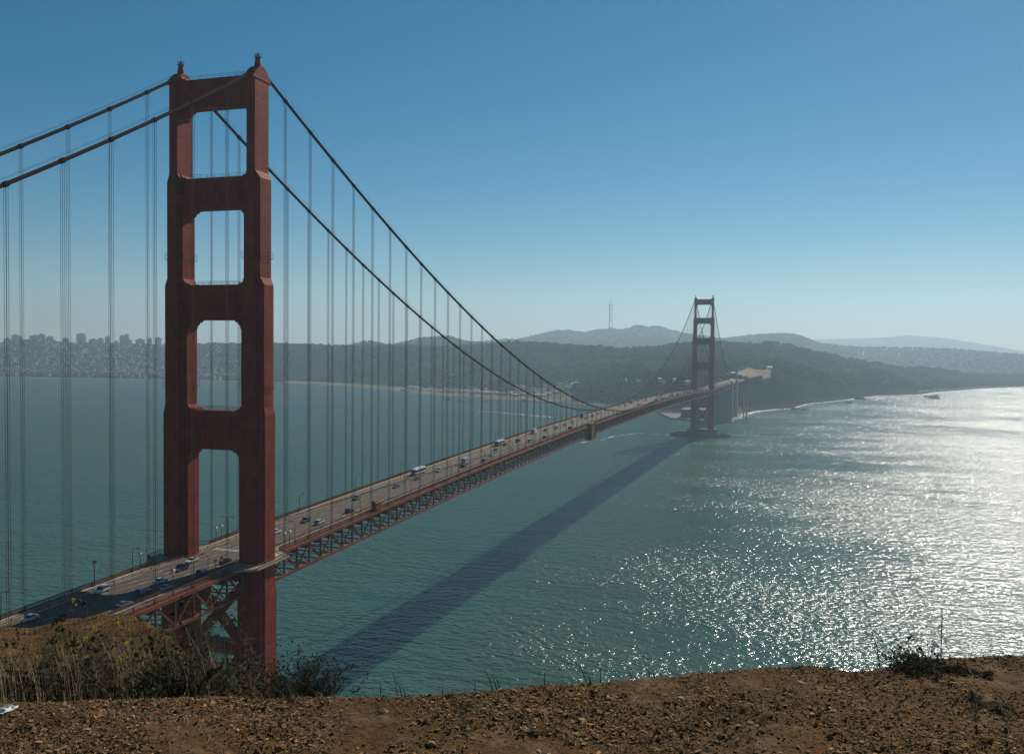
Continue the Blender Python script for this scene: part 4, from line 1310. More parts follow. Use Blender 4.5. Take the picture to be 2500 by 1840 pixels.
def wharf(a, b, w, label):
    a, b = np.array(a), np.array(b)
    d = (b - a); L = np.linalg.norm(d); ang = math.atan2(d[1], d[0])
    r = empty('wharf', (a[0], a[1], 0), ang)
    tag(r, label, 'wharf')
    MB().span(0, L, -w / 2, w / 2, 2.2, 3.2).build('wharf_deck', M_timber, r)
    pile = MB().tube([(0, 0, -2), (0, 0, 2.2)], 0.5, 6).mesh('pile', M_timber)
    for u in np.arange(3, L, 16):
        for s in (-1, 1):
            q = link('pile', pile, r); q.location = (u, s * w * 0.4, 0)
    MB().span(L * 0.02, L * 0.02 + 12, -w * 0.4, w * 0.4, 3.202, 7).build('wharf_shed', M_timber, r)


wharf((2022, 752), (2030, 600), 9, 'long dark wharf lying off the shore behind the cables')
wharf((2077, 560), (2050, 400), 7, 'low dark breakwater running to the shore near midspan')
wharf((2413, 1060), (2404, 968), 8, 'short dark pier below the grass field')
M_rock = simple('shore_rock', (0.035, 0.030, 0.027), (0.022, 0.020, 0.020), 0.2, rough=1.0, spec=0.0)
M_foam = simple('sea_foam', (0.78, 0.80, 0.80), (0.62, 0.66, 0.66), 0.3, rough=0.6)
for i, (px, py, s, lb) in enumerate(((1938, 999, 9, 'dark rock closest to the bluff foot'), (1947, 998, 6, 'small dark rock beside the bluff rocks'), (1963, 1001, 8, 'dark rock standing clear of the bluff in the surf'), (2071, 983, 9, 'dark rock off the middle of the bluff shore'),
                                     (2100, 974, 16, 'large dark rock at the point of the bluff'), (2262, 968.5, 9, 'smaller of two dark rocks off the beach'), (2278, 972, 18, 'larger of two dark rocks off the beach in the glare'))):
    P = on_level(px, py, 0)
    nm = 'rock'
    me = blobs(nm, [(0, 0, 0, s, s * 0.55, (0.05, 0.045, 0.04)), (s * 0.6, s * 0.4, 0, s * 0.6, s * 0.4, (0.05, 0.045, 0.04)), (-s * 0.3, -s * 0.7, 0, s * 0.5, s * 0.35, (0.05, 0.045, 0.04))], M_rock)
    o = link(nm, me); o.location = (P[0], P[1], 0)
    tag(o, lb, 'rock', 'rocks off the bluff shore')


def foam_strip(name, pts, w0, label, kind='stuff', z=0.06, broken=0.35, seed=1):
    """Ragged patches of foam along a line on the water."""
    m = MB(); r_ = random.Random(seed)
    P = [np.array(p, float) for p in pts]
    for a, b in zip(P, P[1:]):
        L = np.linalg.norm(b - a); n_ = max(2, int(L / 3.2))
        d = (b - a) / L; nrm = np.array((-d[1], d[0]))
        for i in range(n_):
            if r_.random() < broken: continue
            c = a + (b - a) * ((i + r_.random()) / n_) + nrm * r_.gauss(0, 0.4) * w0
            l, w = r_.uniform(1.5, 7), r_.uniform(0.08, 0.42) * w0
            k = 9
            ring = [c + d * l * math.cos(q) * r_.uniform(0.7, 1.1) + nrm * w * math.sin(q) * r_.uniform(0.5, 1.1) for q in np.linspace(0, 2 * math.pi, k + 1)[:-1]]
            m.add([(q[0], q[1], z + r_.uniform(0, 0.12)) for q in ring], [tuple(range(k))])
    return tag(m.build(name, M_foam), label, None, None, kind)


surf_pts = [on_level(px, interp(SHORE, px) + 1.2, 0)[:2] for px in (1812, 1835, 1860, 1900, 1934, 1955, 1977, 2015, 2051, 2080, 2104, 2151, 2201, 2251, 2285, 2330, 2385, 2440, 2500, 2600)]
foam_strip('surf_foam', surf_pts, 9, 'white surf line along the ocean shore', broken=0.08, seed=2)
foam_strip('surf_foam', [on_level(px, py, 0)[:2] for px, py in ((1795, 1022), (1815, 1013), (1850, 1004), (1900, 999))], 12, 'thick white surf right of the approach pylons', broken=0.05, seed=3)
foam_strip('surf_foam', [on_level(px, py, 0)[:2] for px, py in ((1640, 1010), (1690, 1019), (1730, 1022))], 4, 'white surf at the sea wall foot', broken=0.2, seed=4)
foam_strip('surf_foam', [on_level(px, interp(SHORE, px) + 0.6, 0)[:2] for px in (700, 800, 900, 1000, 1100)], 4, 'thin surf along the grass shore', broken=0.3, seed=6)
foam_strip('boat_wake', [on_level(px, py, 0)[:2] for px, py in ((1168, 1004), (1210, 1006), (1260, 1010), (1300, 1014), (1345, 1018))], 6.5, 'long white boat wake behind the cables', broken=0.0, seed=5)
foam_strip('tide_foam', [on_level(px, py, 0)[:2] for px, py in ((1465, 1075), (1500, 1064), (1560, 1057), (1610, 1060), (1650, 1063))], 3.0, 'foam line trailing from the far pier under the deck', broken=0.45, seed=8)
foam_strip('tide_foam', [on_level(px, py, 0)[:2] for px, py in ((1790, 1062), (1850, 1063), (1920, 1066), (2000, 1068))], 2.2, 'foam line trailing from the ocean end of the pier fender', broken=0.4, seed=9)

# ------------------------------------------------------------------ the headland underfoot
EYE = 1.65
Z0 = CAM[2] - EYE
LIP = [(-400, 1712), (0, 1713), (150, 1711), (400, 1705), (600, 1700), (850, 1692), (1000, 1690), (1200, 1680), (1400, 1660), (1600, 1640), (1750, 1628), (1900, 1618), (1960, 1612), (2000, 1614), (2050, 1626), (2090, 1630), (2140, 1622), (2200, 1612), (2300, 1600), (2400, 1592), (2500, 1595), (2700, 1600)]
EDGE = [(-400, 1530, 21), (0, 1530, 19.5), (80, 1533, 19), (130, 1520, 18.8), (174, 1508, 18.5), (234, 1501, 18), (330, 1502, 16.5), (380, 1526, 14), (440, 1572, 11), (500, 1622, 8.6), (560, 1680, 6.6), (620, 1705, 5.7)]
_lip = sorted((az_el(x, y)[0], EYE / -az_el(x, y)[1]) for x, y in LIP)
_edge = sorted((az_el(x, y)[0], D, CAM[2] + D * az_el(x, y)[1]) for x, y, D in EDGE)
LA, LR = [a for a, _ in _lip], [r for _, r in _lip]
EA, ED, EZ = [a for a, _, _ in _edge], [d for _, d, _ in _edge], [z for _, _, z in _edge]


def nz(x, y, sc, sd=0.0):
    return mn.noise(Vector((x / sc, y / sc, sd)))


def ground_z(a, r):
    rl = float(np.interp(a, LA, LR))
    x, y = r * math.cos(a), r * math.sin(a)
    bump = 0.050 * nz(x, y, 1.1) + 0.030 * nz(x, y, 0.37, 3) + 0.014 * nz(x, y, 0.13, 6) + 0.007 * nz(x, y, 0.05, 9)
    if r <= rl:
        z = Z0 - 0.02 * smooth(0.9, 1.0, r / rl) + bump * smooth(0, 1.5, r) * (1 - 0.6 * smooth(0.8, 1.0, r / rl))
        if r < 2.4: z = min(z, Z0 + 0.02)
        return z
    d = r - rl
    zl = Z0 - 0.02 + bump * 0.4
    cliff = zl - 0.55 * min(d, 1.0) - 0.80 * max(d - 1.0, 0) + 0.05 * d * nz(x, y, 3.0, 8) + 0.03 * nz(x, y, 0.5, 2) * min(1, d)
    if a < EA[0]: return max(cliff, -4.0)
    De, zE = float(np.interp(a, EA, ED)), float(np.interp(a, EA, EZ))
    r1 = rl + 1.0
    if De <= r1 + 0.4: return max(cliff, -4.0)
    z1 = zl - 0.85
    if r < r1: z = zl - 0.85 * smooth(0, 1, d / 1.0)
    elif r <= De:
        u = (r - r1) / (De - r1)
        z = z1 + (zE - z1) * u + 0.22 * nz(x, y, 1.9, 4) * math.sin(math.pi * u) + 0.07 * nz(x, y, 0.55, 5) + 0.03 * nz(x, y, 0.2, 6)
    else: z = zE - 0.85 * (r - De) + 0.04 * (r - De) * nz(x, y, 4.0, 8)
    return max(max(z, cliff), -4.0)


def gp(px, r):
    """A place on the headland at a bearing and range."""
    a = az_el(px, 1650)[0]
    return Vector((CAM[0] + r * math.cos(a), CAM[1] + r * math.sin(a), ground_z(a, r)))


az = list(np.radians(np.concatenate([np.arange(-180, -20, 6.0), np.arange(-20, 56, 0.27), np.arange(56, 180.1, 6.0)])))
V = []; rows = []
plateau = list(np.concatenate([np.linspace(0.02, 0.56, 6), np.linspace(0.60, 1.0, 84)]))
beyond = list(np.concatenate([np.linspace(0.02, 1.0, 22), np.linspace(1.1, 4, 30), np.linspace(4.2, 17, 62), [18, 20, 23, 27, 33, 42, 55, 75, 100, 130, 160, 190]]))
nrow = len(plateau) + len(beyond)
for a in az:
    rl = float(np.interp(a, LA, LR))
    if abs(a) > math.radians(75): rl = 9.0
    for u in plateau:
        r = u * rl
        V.append((CAM[0] + r * math.cos(a), CAM[1] + r * math.sin(a), ground_z(a, min(r, float(np.interp(a, LA, LR)) * 0.97)) if abs(a) > math.radians(75) else ground_z(a, r)))
    for d in beyond:
        r = rl + d
        z = ground_z(a, r) if abs(a) <= math.radians(75) else Z0 + 0.05 * d
        V.append((CAM[0] + r * math.cos(a), CAM[1] + r * math.sin(a), z))
F = [(i * nrow + j, i * nrow + j + 1, (i + 1) * nrow + j + 1, (i + 1) * nrow + j) for i in range(len(az) - 1) for j in range(nrow - 1)]


def dirt_material():
    m, nt, b = mat_nodes('headland_dirt')
    g = N(nt, 'ShaderNodeNewGeometry'); pos = g.outputs['Position']
    c = mix_rgb(nt, noise_fac(nt, 1.1, 6, 0.6, pos), (0.158, 0.082, 0.029), (0.096, 0.056, 0.021))
    c = mix_rgb(nt, noise_fac(nt, 7.0, 5, 0.6, pos, lo=0.48, hi=0.70), c, (0.21, 0.135, 0.072))
    c = mix_rgb(nt, noise_fac(nt, 30.0, 5, 0.65, pos, lo=0.5, hi=0.68), c, (0.048, 0.032, 0.020))
    c = mix_rgb(nt, noise_fac(nt, 2.3, 5, 0.6, pos, lo=0.60, hi=0.74), c, (0.050, 0.052, 0.024))
    nt.links.new(c, b.inputs['Base Color'])
    b.inputs['Roughness'].default_value = 0.97
    b.inputs['Specular IOR Level'].default_value = 0.08
    t = noise_fac(nt, 26.0, 8, 0.7, pos, lo=0, hi=1)
    bp = N(nt, 'ShaderNodeBump'); bp.inputs['Distance'].default_value = 0.03; bp.inputs['Strength'].default_value = 1.0
    nt.links.new(t, bp.inputs['Height']); nt.links.new(bp.outputs[0], b.inputs['Normal'])
    return m


M_dirt = dirt_material()
ground = link('ground', np_mesh('ground', V, F, M_dirt, True))
tag(ground, 'brown stony dirt of the headland lookout in the foreground', kind='structure')

# --- gravel: thousands of chips as one mass, the bigger stones one by one as pieces of the ground
_oct_v = np.array([(1, 0, 0), (-1, 0, 0), (0, 1, 0), (0, -1, 0), (0, 0, 1), (0, 0, -1)], float)
_oct_f = np.array([(0, 2, 4), (2, 1, 4), (1, 3, 4), (3, 0, 4), (2, 0, 5), (1, 2, 5), (3, 1, 5), (0, 3, 5)])
STONE = np.array([(0.33, 0.205, 0.100), (0.20, 0.105, 0.048), (0.24, 0.165, 0.095), (0.215, 0.100, 0.036), (0.115, 0.066, 0.034), (0.15, 0.108, 0.045), (0.40, 0.28, 0.16)])
PROB = [0.16, 0.24, 0.14, 0.17, 0.16, 0.09, 0.04]


def rand_rot(n, flat):
    ax = rng.normal(size=(n, 3)) * np.array((1, 1, 0.2)); ax /= np.linalg.norm(ax, axis=1)[:, None]
    an = rng.normal(0, flat, n); yw = rng.uniform(0, 2 * np.pi, n)
    K = np.zeros((n, 3, 3)); K[:, 0, 1] = -ax[:, 2]; K[:, 0, 2] = ax[:, 1]; K[:, 1, 0] = ax[:, 2]; K[:, 1, 2] = -ax[:, 0]; K[:, 2, 0] = -ax[:, 1]; K[:, 2, 1] = ax[:, 0]
    I = np.eye(3)[None]
    Rt = I + np.sin(an)[:, None, None] * K + (1 - np.cos(an))[:, None, None] * (K @ K)
    Rz = np.zeros((n, 3, 3)); Rz[:, 0, 0] = np.cos(yw); Rz[:, 0, 1] = -np.sin(yw); Rz[:, 1, 0] = np.sin(yw); Rz[:, 1, 1] = np.cos(yw); Rz[:, 2, 2] = 1
    return Rt @ Rz


def chips(name, P, size, mat, flat=0.5, thin=(0.25, 0.6)):
    n = len(P)
    S = np.stack([size, size * rng.uniform(0.45, 0.9, n), size * rng.uniform(*thin, n)], 1)
    V = _oct_v[None] * (1 + rng.uniform(-0.35, 0.35, (n, 6, 1))) + rng.uniform(-0.28, 0.28, (n, 6, 3))
    V = np.einsum('nij,nkj->nki', rand_rot(n, flat), V * S[:, None, :]) + P[:, None, :]
    F = (_oct_f[None] + 6 * np.arange(n)[:, None, None]).reshape(-1, 3)
    C_ = STONE[rng.choice(len(STONE), n, p=PROB)] * rng.uniform(0.7, 1.25, (n, 1))
    return np_mesh(name, V.reshape(-1, 3), F, mat, False, np.repeat(C_, 6, 0))


M_stone = attr_mat('stone_chips', 0.95, 60.0, 0.35, spec=0.1)


def scatter(n, amin, amax, rmin_f, rmax_f, dens=None):
    out = []
    while len(out) < n:
        a = math.radians(random.uniform(amin, amax))
        rl = float(np.interp(a, LA, LR))
        r = math.sqrt(random.uniform(rmin_f ** 2, rmax_f ** 2)) * rl
        x, y = r * math.cos(a), r * math.sin(a)
        if dens and nz(x, y, 0.55, 7) + random.uniform(-0.35, 0.35) < dens: continue
        out.append((CAM[0] + x, CAM[1] + y, ground_z(a, r)))
    return np.array(out)


P = scatter(38000, -14, 50, 0.60, 1.012, -0.12)
sz = 0.0030 + 0.0095 * rng.random(len(P)) ** 2.8
tag(link('gravel', chips('gravel', P + np.array((0, 0, 0.002)), sz, M_stone, 0.55)), 'brown and tan gravel chips strewn over the dirt', kind='stuff')
# dry leaves, bark and straw
P = scatter(6500, -14, 50, 0.60, 1.0, -0.05)
sz = 0.007 + 0.010 * rng.random(len(P)) ** 2
tag(link('leaf_litter', chips('leaf_litter', P + np.array((0, 0, 0.006)), sz, M_stone, 0.7, (0.04, 0.12))), 'dry curled leaves and bark scraps on the dirt', kind='stuff')
tw = MB()
for x, y, z in scatter(900, -14, 50, 0.60, 1.0):
    a = random.uniform(0, 6.28); l = random.uniform(0.02, 0.09); e = random.uniform(-0.1, 0.45)
    tw.tube([(x, y, z + 0.003), (x + l * 0.5 * math.cos(a), y + l * 0.5 * math.sin(a), z + 0.006 + l * 0.5 * e), (x + l * math.cos(a + 0.3), y + l * math.sin(a + 0.3), z + 0.004 + l * e * 0.8)], 0.0011, 3, False)
M_straw = simple('dry_straw', (0.34, 0.26, 0.15), (0.20, 0.14, 0.08), 40, rough=0.9)
tag(tw.build('dry_straw', M_straw), 'bits of dry straw and twig on the dirt', kind='stuff')
stone_meshes = []
for i in range(9):
    v = _ico_v * (1 + rng.uniform(-0.3, 0.3, (12, 1))) * np.array((1, rng.uniform(0.55, 0.9), rng.uniform(0.32, 0.6)))
    stone_meshes.append(np_mesh('stone', v, _ico_f, M_stone, False, np.tile(STONE[i % 7] * 0.95, (12, 1))))
for x, y, z in scatter(90, -13, 49, 0.62, 1.0):
    o = link('stone', random.choice(stone_meshes), ground)
    k = 0.011 + 0.018 * random.random() ** 2.5
    o.location = (x, y, z + k * 0.12); o.scale = (k, k, k); o.rotation_euler = (random.uniform(-0.3, 0.3), random.uniform(-0.3, 0.3), random.uniform(0, 6.28))

rock_meshes = []
for i in range(5):
    v = _ico_v * (1 + rng.uniform(-0.3, 0.3, (12, 1))) * np.array((1, rng.uniform(0.6, 0.95), rng.uniform(0.5, 0.8)))
    rock_meshes.append(np_mesh('embedded_rock', v, _ico_f, M_stone, False, np.tile(np.array((0.13, 0.075, 0.040)) * rng.uniform(0.8, 1.3), (12, 1))))
# bedrock slabs that break through the dirt
for x, y, z in scatter(16, -13, 49, 0.66, 1.0, 0.10):
    o = link('embedded_rock', random.choice(rock_meshes), ground)
    k = 0.022 + 0.026 * random.random() ** 2
    o.location = (x, y, z - k * 0.16); o.scale = (k, k, k * 0.8); o.rotation_euler = (random.uniform(-0.5, 0.5), random.uniform(-0.5, 0.5), random.uniform(0, 6.28))
# dry grass tufts rooted in the dirt
tf = MB()
for x, y, z in list(scatter(150, -14, 50, 0.62, 1.01, 0.12)) + list(scatter(90, -14, 50, 0.95, 1.02)):
    hh = random.uniform(0.012, 0.05)
    for _ in range(random.randint(8, 22)):
        a = random.uniform(0, 6.28); l = hh * random.uniform(0.5, 1.2); o_ = random.gauss(0, 0.012); p_ = random.gauss(0, 0.012); w_ = 0.0011
        e = random.uniform(0.2, 1.2)
        tf.add([(x + o_ - w_ * math.sin(a), y + p_ + w_ * math.cos(a), z - 0.003), (x + o_ + w_ * math.sin(a), y + p_ - w_ * math.cos(a), z - 0.003), (x + o_ + l * e * math.cos(a), y + p_ + l * e * math.sin(a), z + l)], [(0, 1, 2)])
tag(tf.build('dry_grass', M_straw), 'small dry grass tufts rooted in the foreground dirt', kind='stuff')

# --- dry stubble on the terrace below the lookout
st = MB()
cnt = 0
while cnt < 15000:
    px = random.uniform(-120, 560); a = az_el(px, 1600)[0]
    De = float(np.interp(a, EA, ED)); rl = float(np.interp(a, LA, LR))
    if De < rl + 1.6: continue
    r = random.uniform(rl + 1.2, De + 0.3)
    p = gp(px, r); h = random.uniform(0.02, 0.06) if random.random() < 0.8 else random.uniform(0.06, 0.14)
    dx, dy = random.gauss(0, 0.3) * h, random.gauss(0, 0.3) * h
    st.add([(p.x - 0.002, p.y + 0.002, p.z), (p.x + 0.002, p.y - 0.002, p.z), (p.x + dx, p.y + dy, p.z + h)], [(0, 1, 2)]); cnt += 1
M_stub = simple('dry_stubble', (0.24, 0.125, 0.050), (0.13, 0.075, 0.035), 3, rough=0.95)
tag(st.build('dry_grass', M_stub), 'short rusty dry stubble on the lower terrace', kind='stuff')


tg = MB()
for _ in range(1000):
    px = random.uniform(-40, 560); r = random.uniform(5.3, 7.6) if px < 470 else random.uniform(5.2, 6.2)
    p = gp(px, r); top = CAM[2] - (1.72 + 0.02 * math.sin(px * 0.02)) * r / 6.0 - 0.12 + random.gauss(0, 0.09)
    h = max(0.12, min(0.85, top - p.z + 0.10)); a = random.uniform(0, 6.28); ln = random.uniform(0.05, 0.35) * h
    q1 = Vector((math.cos(a), math.sin(a), 0)); sd = Vector((-q1.y, q1.x, 0)) * 0.0016
    m1 = p + q1 * ln * 0.35 + Vector((0, 0, h * 0.6)); m2 = p + q1 * ln + Vector((0, 0, h))
    tg.add([p - sd, p + sd, m1 + sd * 0.8, m1 - sd * 0.8, m2], [(0, 1, 2, 3), (3, 2, 4)])
tag(tg.build('dry_grass', M_straw), 'tall dry straw grass among the lower left brush', kind='stuff')


# ------------------------------------------------------------------ plants at the lip
def leaf_mat(name, c1, c2, trans=0.35):
    m, nt, b = mat_nodes(name)
    f = noise_fac(nt, 9.0, 3)
    c = mix_rgb(nt, f, c1, c2)
    nt.links.new(c, b.inputs['Base Color'])
    b.inputs['Roughness'].default_value = 0.7; b.inputs['Specular IOR Level'].default_value = 0.2
    tr = N(nt, 'ShaderNodeBsdfTranslucent'); nt.links.new(c, tr.inputs['Color'])
    mx = N(nt, 'ShaderNodeMixShader'); mx.inputs[0].default_value = trans
    out = nt.nodes['Material Output']
    nt.links.new(b.outputs[0], mx.inputs[1]); nt.links.new(tr.outputs[0], mx.inputs[2]); nt.links.new(mx.outputs[0], out.inputs['Surface'])
    return m


M_green = leaf_mat('shrub_leaf', (0.020, 0.030, 0.010), (0.038, 0.045, 0.015))
M_olive = leaf_mat('dry_shrub_leaf', (0.085, 0.064, 0.028), (0.120, 0.088, 0.042))
M_darkleaf = leaf_mat('dark_shrub_leaf', (0.022, 0.028, 0.014), (0.040, 0.042, 0.020))
M_yellow = leaf_mat('yellow_petal', (0.55, 0.42, 0.04), (0.48, 0.40, 0.08))
M_twig = simple('dry_twig', (0.30, 0.21, 0.12), (0.15, 0.10, 0.055), 30, rough=0.9)
M_darktwig = simple('dark_twig', (0.055, 0.045, 0.030), (0.035, 0.030, 0.020), 30, rough=0.9)


def add_leaf(mb, p, d, l, w):
    d = d.normalized(); s = d.cross(Vector((random.gauss(0, 1), random.gauss(0, 1), random.gauss(0, 1))))
    if s.length < 1e-3: return
    s.normalize(); n_ = d.cross(s) * (l * 0.15)
    mb.add([p, p + d * l * 0.5 + s * w + n_, p + d * l, p + d * l * 0.5 - s * w + n_], [(0, 1, 2, 3)])


def shrub(name, label, base, n_stems, height, spread, leaf, twig, leaves, leaf_l, leaf_w, lean=(0, 0), r0=0.004, branch=2, flowers=0, fmat=None, wig=0.25, droop=0.0):
    root = empty(name, base)
    tag(root, label, 'plant')
    stems, lf, fl = MB(), MB(), MB()
    tips = []

    def grow(p, d, L, r, depth):
        pts, rs = [p.copy()], [r]
        q = p.copy(); dd = d.normalized(); n_ = 5
        for i in range(n_):
            dd = (dd + Vector((random.gauss(0, wig), random.gauss(0, wig), random.gauss(0, wig) - droop))).normalized()
            q = q + dd * (L / n_)
            pts.append(q.copy()); rs.append(r * (1 - 0.75 * (i + 1) / n_))
            tips.append((q.copy(), dd.copy(), depth))
        stems.tube(pts, rs, 3, False)
        if depth < branch:
            for _ in range(random.choice([2, 3, 3, 4])):
                i = random.randint(1, n_)
                grow(pts[i], dd + Vector((random.gauss(0, 0.7), random.gauss(0, 0.7), random.gauss(0.1, 0.5))), L * random.uniform(0.35, 0.65), rs[i] * 0.75 + 0.0004, depth + 1)

    for _ in range(n_stems):
        a = random.uniform(0, 6.28); k = random.random() ** 0.5
        b = Vector((math.cos(a) * k * spread * 0.35, math.sin(a) * k * spread * 0.35, -0.03))
        d = Vector((math.cos(a) * k * spread + lean[0], math.sin(a) * k * spread + lean[1], height * random.uniform(0.6, 1.1)))
        grow(b, d, d.length * random.uniform(0.6, 1.0), r0, 0)
    for _ in range(leaves):
        p, d, dep = random.choice(tips)
        add_leaf(lf, p + Vector((random.gauss(0, 0.006), random.gauss(0, 0.006), random.gauss(0, 0.006))), d + Vector((random.gauss(0, 0.8), random.gauss(0, 0.8), random.gauss(0, 0.8))), leaf_l * random.uniform(0.5, 1.2), leaf_w * random.uniform(0.6, 1.2))
    stems.build('stem', twig, root)
    if leaves: lf.build('foliage', leaf, root)
    if flowers:
        top = sorted(tips, key=lambda t: -t[0].z)[:max(flowers * 12, 40)]
        for _ in range(flowers):
            p = random.choice(top)[0]
            f1 = MB()
            for _k in range(14):
                add_leaf(f1, p + Vector((random.gauss(0, 0.006), random.gauss(0, 0.006), random.gauss(0, 0.006))), Vector((random.gauss(0, 1), random.gauss(0, 1), random.gauss(0.6, 0.8))), 0.017, 0.006)
            f1.build('flower_cluster', fmat, root)
    return root


shrub('shrub', 'dark green low shrub at the left edge of the dirt', gp(20, 6.2), 44, 0.60, 0.46, M_green, M_darktwig, 9000, 0.030, 0.011)
shrub('shrub', 'dark green low shrub second from the left edge', gp(165, 6.3), 44, 0.58, 0.46, M_green, M_darktwig, 9000, 0.030, 0.011)
shrub('shrub', 'dark green low shrub left of the flowering brush', gp(290, 6.2), 40, 0.62, 0.38, M_green, M_twig, 7500, 0.030, 0.011)
shrub('shrub', 'olive tangled brush mound in front of the near tower bracing', gp(425, 6.2), 80, 0.74, 0.34, M_olive, M_twig, 11000, 0.026, 0.009, branch=2)
shrub('flowering_shrub', 'dry straggling brush with small yellow flowers below the roadway', gp(370, 5.8), 34, 0.74, 0.40, M_olive, M_twig, 2600, 0.022, 0.006, flowers=10, fmat=M_yellow, wig=0.35)
shrub('shrub', 'leafy green brush at the foot of the flowering brush', gp(410, 5.5), 30, 0.50, 0.34, M_green, M_twig, 3600, 0.030, 0.012)
shrub('dry_shrub', 'bare pale branches arching before the near tower foot', gp(560, 5.4), 8, 0.62, 0.36, M_olive, M_twig, 60, 0.018, 0.005, r0=0.0030, wig=0.34, branch=1)
shrub('dry_shrub', 'bare dark twigs standing over the rust coloured terrace', gp(190, 6.6), 10, 0.66, 0.70, M_olive, M_darktwig, 12, 0.015, 0.004, r0=0.0034, wig=0.33, branch=1)
shrub('shrub', 'dark bristling bush right of the near tower foot', gp(735, 4.78), 70, 0.24, 0.20, M_darkleaf, M_darktwig, 3200, 0.024, 0.004, r0=0.0024, wig=0.16, branch=1)
shrub('shrub', 'low brown brush at the near tower foot', gp(615, 4.92), 44, 0.22, 0.26, M_olive, M_twig, 3600, 0.020, 0.007, branch=1)
shrub('leafy_weed', 'single broad leaved weed on the edge right of centre', gp(1712, 5.15), 6, 0.11, 0.08, M_green, M_darktwig, 90, 0.030, 0.011, r0=0.002, branch=1)
shrub('shrub', 'spiky low bush at the right end of the dirt edge', gp(2285, 5.35), 90, 0.035, 0.17, M_darkleaf, M_darktwig, 4200, 0.024, 0.005, lean=(0, 0.1), r0=0.0022, wig=0.12, branch=1)
shrub('shrub', 'small bush beside the spiky bush at the right edge', gp(2365, 5.35), 46, 0.035, 0.10, M_darkleaf, M_darktwig, 1900, 0.022, 0.005, r0=0.002, wig=0.12, branch=1)
shrub('ground_plant', 'flat dark green mat plant on the right of the dirt', gp(2440, 4.75), 26, 0.035, 0.20, M_darkleaf, M_darktwig, 800, 0.018, 0.006, r0=0.002)
shrub('ground_plant', 'small green tuft low on the right of the dirt', gp(2190, 3.85), 18, 0.03, 0.10, M_green, M_darktwig, 260, 0.016, 0.004, r0=0.0015)
shrub('ground_plant', 'dull green tuft in the middle of the dirt', gp(1130, 4.05), 18, 0.03, 0.12, M_olive, M_darktwig, 260, 0.016, 0.004, r0=0.0015)
shrub('ground_plant', 'dull green tuft on the dirt right of centre', gp(1830, 4.2), 20, 0.03, 0.14, M_olive, M_darktwig, 320, 0.016, 0.004, r0=0.0015)


def weed(px, h_px, lean, label, seeds=False, n=1, dr=0.06):
    a = az_el(px, 1650)[0]; rl = float(np.interp(a, LA, LR)) + dr
    b = gp(px, rl); H = h_px * rl / FPX * 1.12
    right = Vector((math.sin(a), -math.cos(a), 0))
    root = empty('weed_stem', b); tag(root, label, 'weed', 'weed stems along the dirt edge')
    for k in range(n):
        hh = H * (1 if k == 0 else random.uniform(0.4, 0.8)); ln = lean + (0 if k == 0 else random.gauss(0, 0.25))
        o_ = right * (0.02 * k)
        pts = [o_, o_ + right * hh * ln * 0.35 + Vector((0, 0, hh * 0.5)), o_ + right * hh * ln + Vector((0, 0, hh))]
        MB().tube(pts, [0.0028, 0.0022, 0.0009], 4).build('stem', M_darktwig, root)
    if seeds:
        sd = MB()
        for u in np.linspace(0.35, 1, 12):
            p = right * H * lean * u + Vector((0, 0, H * u))
            for _ in range(2): add_leaf(sd, p, Vector((random.gauss(0, 1), random.gauss(0, 1), 0.6)), 0.011, 0.004)
        sd.build('seed_head', M_darktwig, root)


for px, hp, ln, lb, sd, n_ in ((900, 32, -0.9, 'slanting dark weed stem right of the bristling bush', False, 1), (930, 42, -0.05, 'upright weed stem second right of the bristling bush', False, 1), (972, 62, -0.2, 'tall thin weed stem third right of the bristling bush', False, 3),
                               (1080, 30, 0.02, 'short weed stem where the tower shadow band ends', False, 1), (1160, 32, 0.0, 'short upright weed stem left of the thick stem pair', False, 1), (1205, 62, -0.4, 'pair of thick dark weed stems left of centre on the edge', False, 3),
                               (1330, 45, 0.0, 'upright weed stem at the middle of the edge', False, 2), (1435, 60, -0.5, 'bent weed stem right of the middle of the edge', False, 2), (1466, 42, 0.0, 'upright weed stem beside the bent stem', False, 1), (1545, 28, -0.4, 'short weed stem left of the broad leaved weed', False, 2), (1590, 34, -0.45, 'leaning weed stem nearest the broad leaved weed', False, 2),
                               (2150, 100, -0.25, 'tall thin weed stalk left of the spiky bush', True, 1), (2296, 105, 0.0, 'tallest seed stalk rising from the spiky bush', True, 1)):
    weed(px, hp, ln, lb, sd, n_)

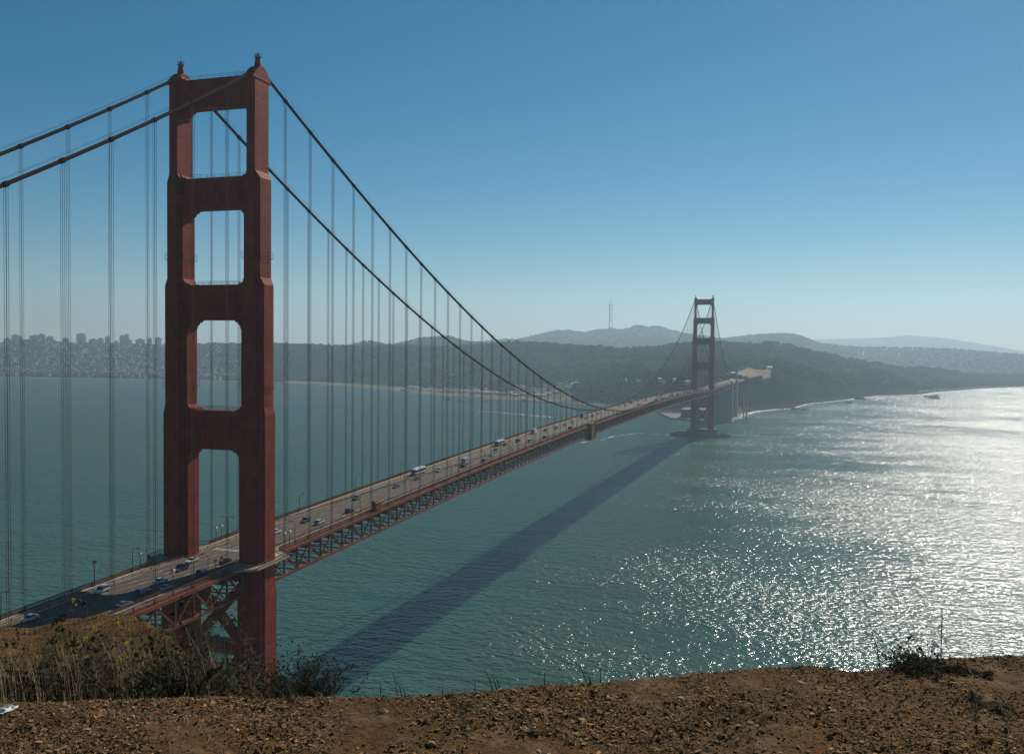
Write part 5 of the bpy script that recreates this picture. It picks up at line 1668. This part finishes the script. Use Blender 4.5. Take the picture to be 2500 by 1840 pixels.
M_paper = simple('crumpled_paper', (0.75, 0.74, 0.72), (0.6, 0.6, 0.58), 30, rough=0.8)
b = gp(14, 4.75)
rngp = random.Random(5)
pm = MB(); nxp, nyp = 9, 7
pvs = [((i / 8 - 0.5) * 0.15 + rngp.gauss(0, 0.006), (j / 6 - 0.5) * 0.11 + rngp.gauss(0, 0.006), 0.012 + abs(rngp.gauss(0, 0.014)) * (1 if 0 < i < 8 and 0 < j < 6 else 0.3)) for j in range(nyp) for i in range(nxp)]
pm.add(pvs, [(j * nxp + i, j * nxp + i + 1, (j + 1) * nxp + i + 1, (j + 1) * nxp + i) for j in range(nyp - 1) for i in range(nxp - 1)])
o = pm.build('paper_scrap', M_paper); o.location = b; o.scale = (0.6, 0.6, 0.6)
tag(o, 'crumpled white paper lying at the left edge of the dirt', 'litter')
sp = empty('dried_sprig', gp(1272, 3.95)); tag(sp, 'pale dried leaf sprig lying on the dirt near the middle', 'sprig')
M_pale = simple('pale_dry_leaf', (0.50, 0.44, 0.31), (0.40, 0.33, 0.22), 60, rough=0.9)
MB().tube([(0, 0, 0.012), (0.03, -0.05, 0.02), (0.05, -0.10, 0.016)], 0.0015, 4).build('stem', M_straw, sp)
for k in range(14):
    lf = MB(); u = k / 14
    add_leaf(lf, Vector((0.05 * u, -0.10 * u, 0.018)), Vector((random.gauss(0, 1), random.gauss(0, 1), 0.35)), 0.026, 0.008)
    lf.build('leaf', M_pale, sp)

# ------------------------------------------------------------------ haze
hz = MB().span(-2900, 15700, -8700, 10700, -4.0, 620.0)
m = bpy.data.materials.new('haze_air'); m.use_nodes = True
nt = m.node_tree; nt.nodes.clear()
ho = nt.nodes.new('ShaderNodeOutputMaterial'); pv = nt.nodes.new('ShaderNodeVolumePrincipled')
pv.inputs['Color'].default_value = (0.59, 0.83, 1.0, 1)
pv.inputs['Density'].default_value = 1.06e-4
pv.inputs['Anisotropy'].default_value = 0.35
nt.links.new(pv.outputs[0], ho.inputs['Volume'])
tag(hz.build('haze', m), 'thin blue sea haze over the whole strait', kind='stuff')
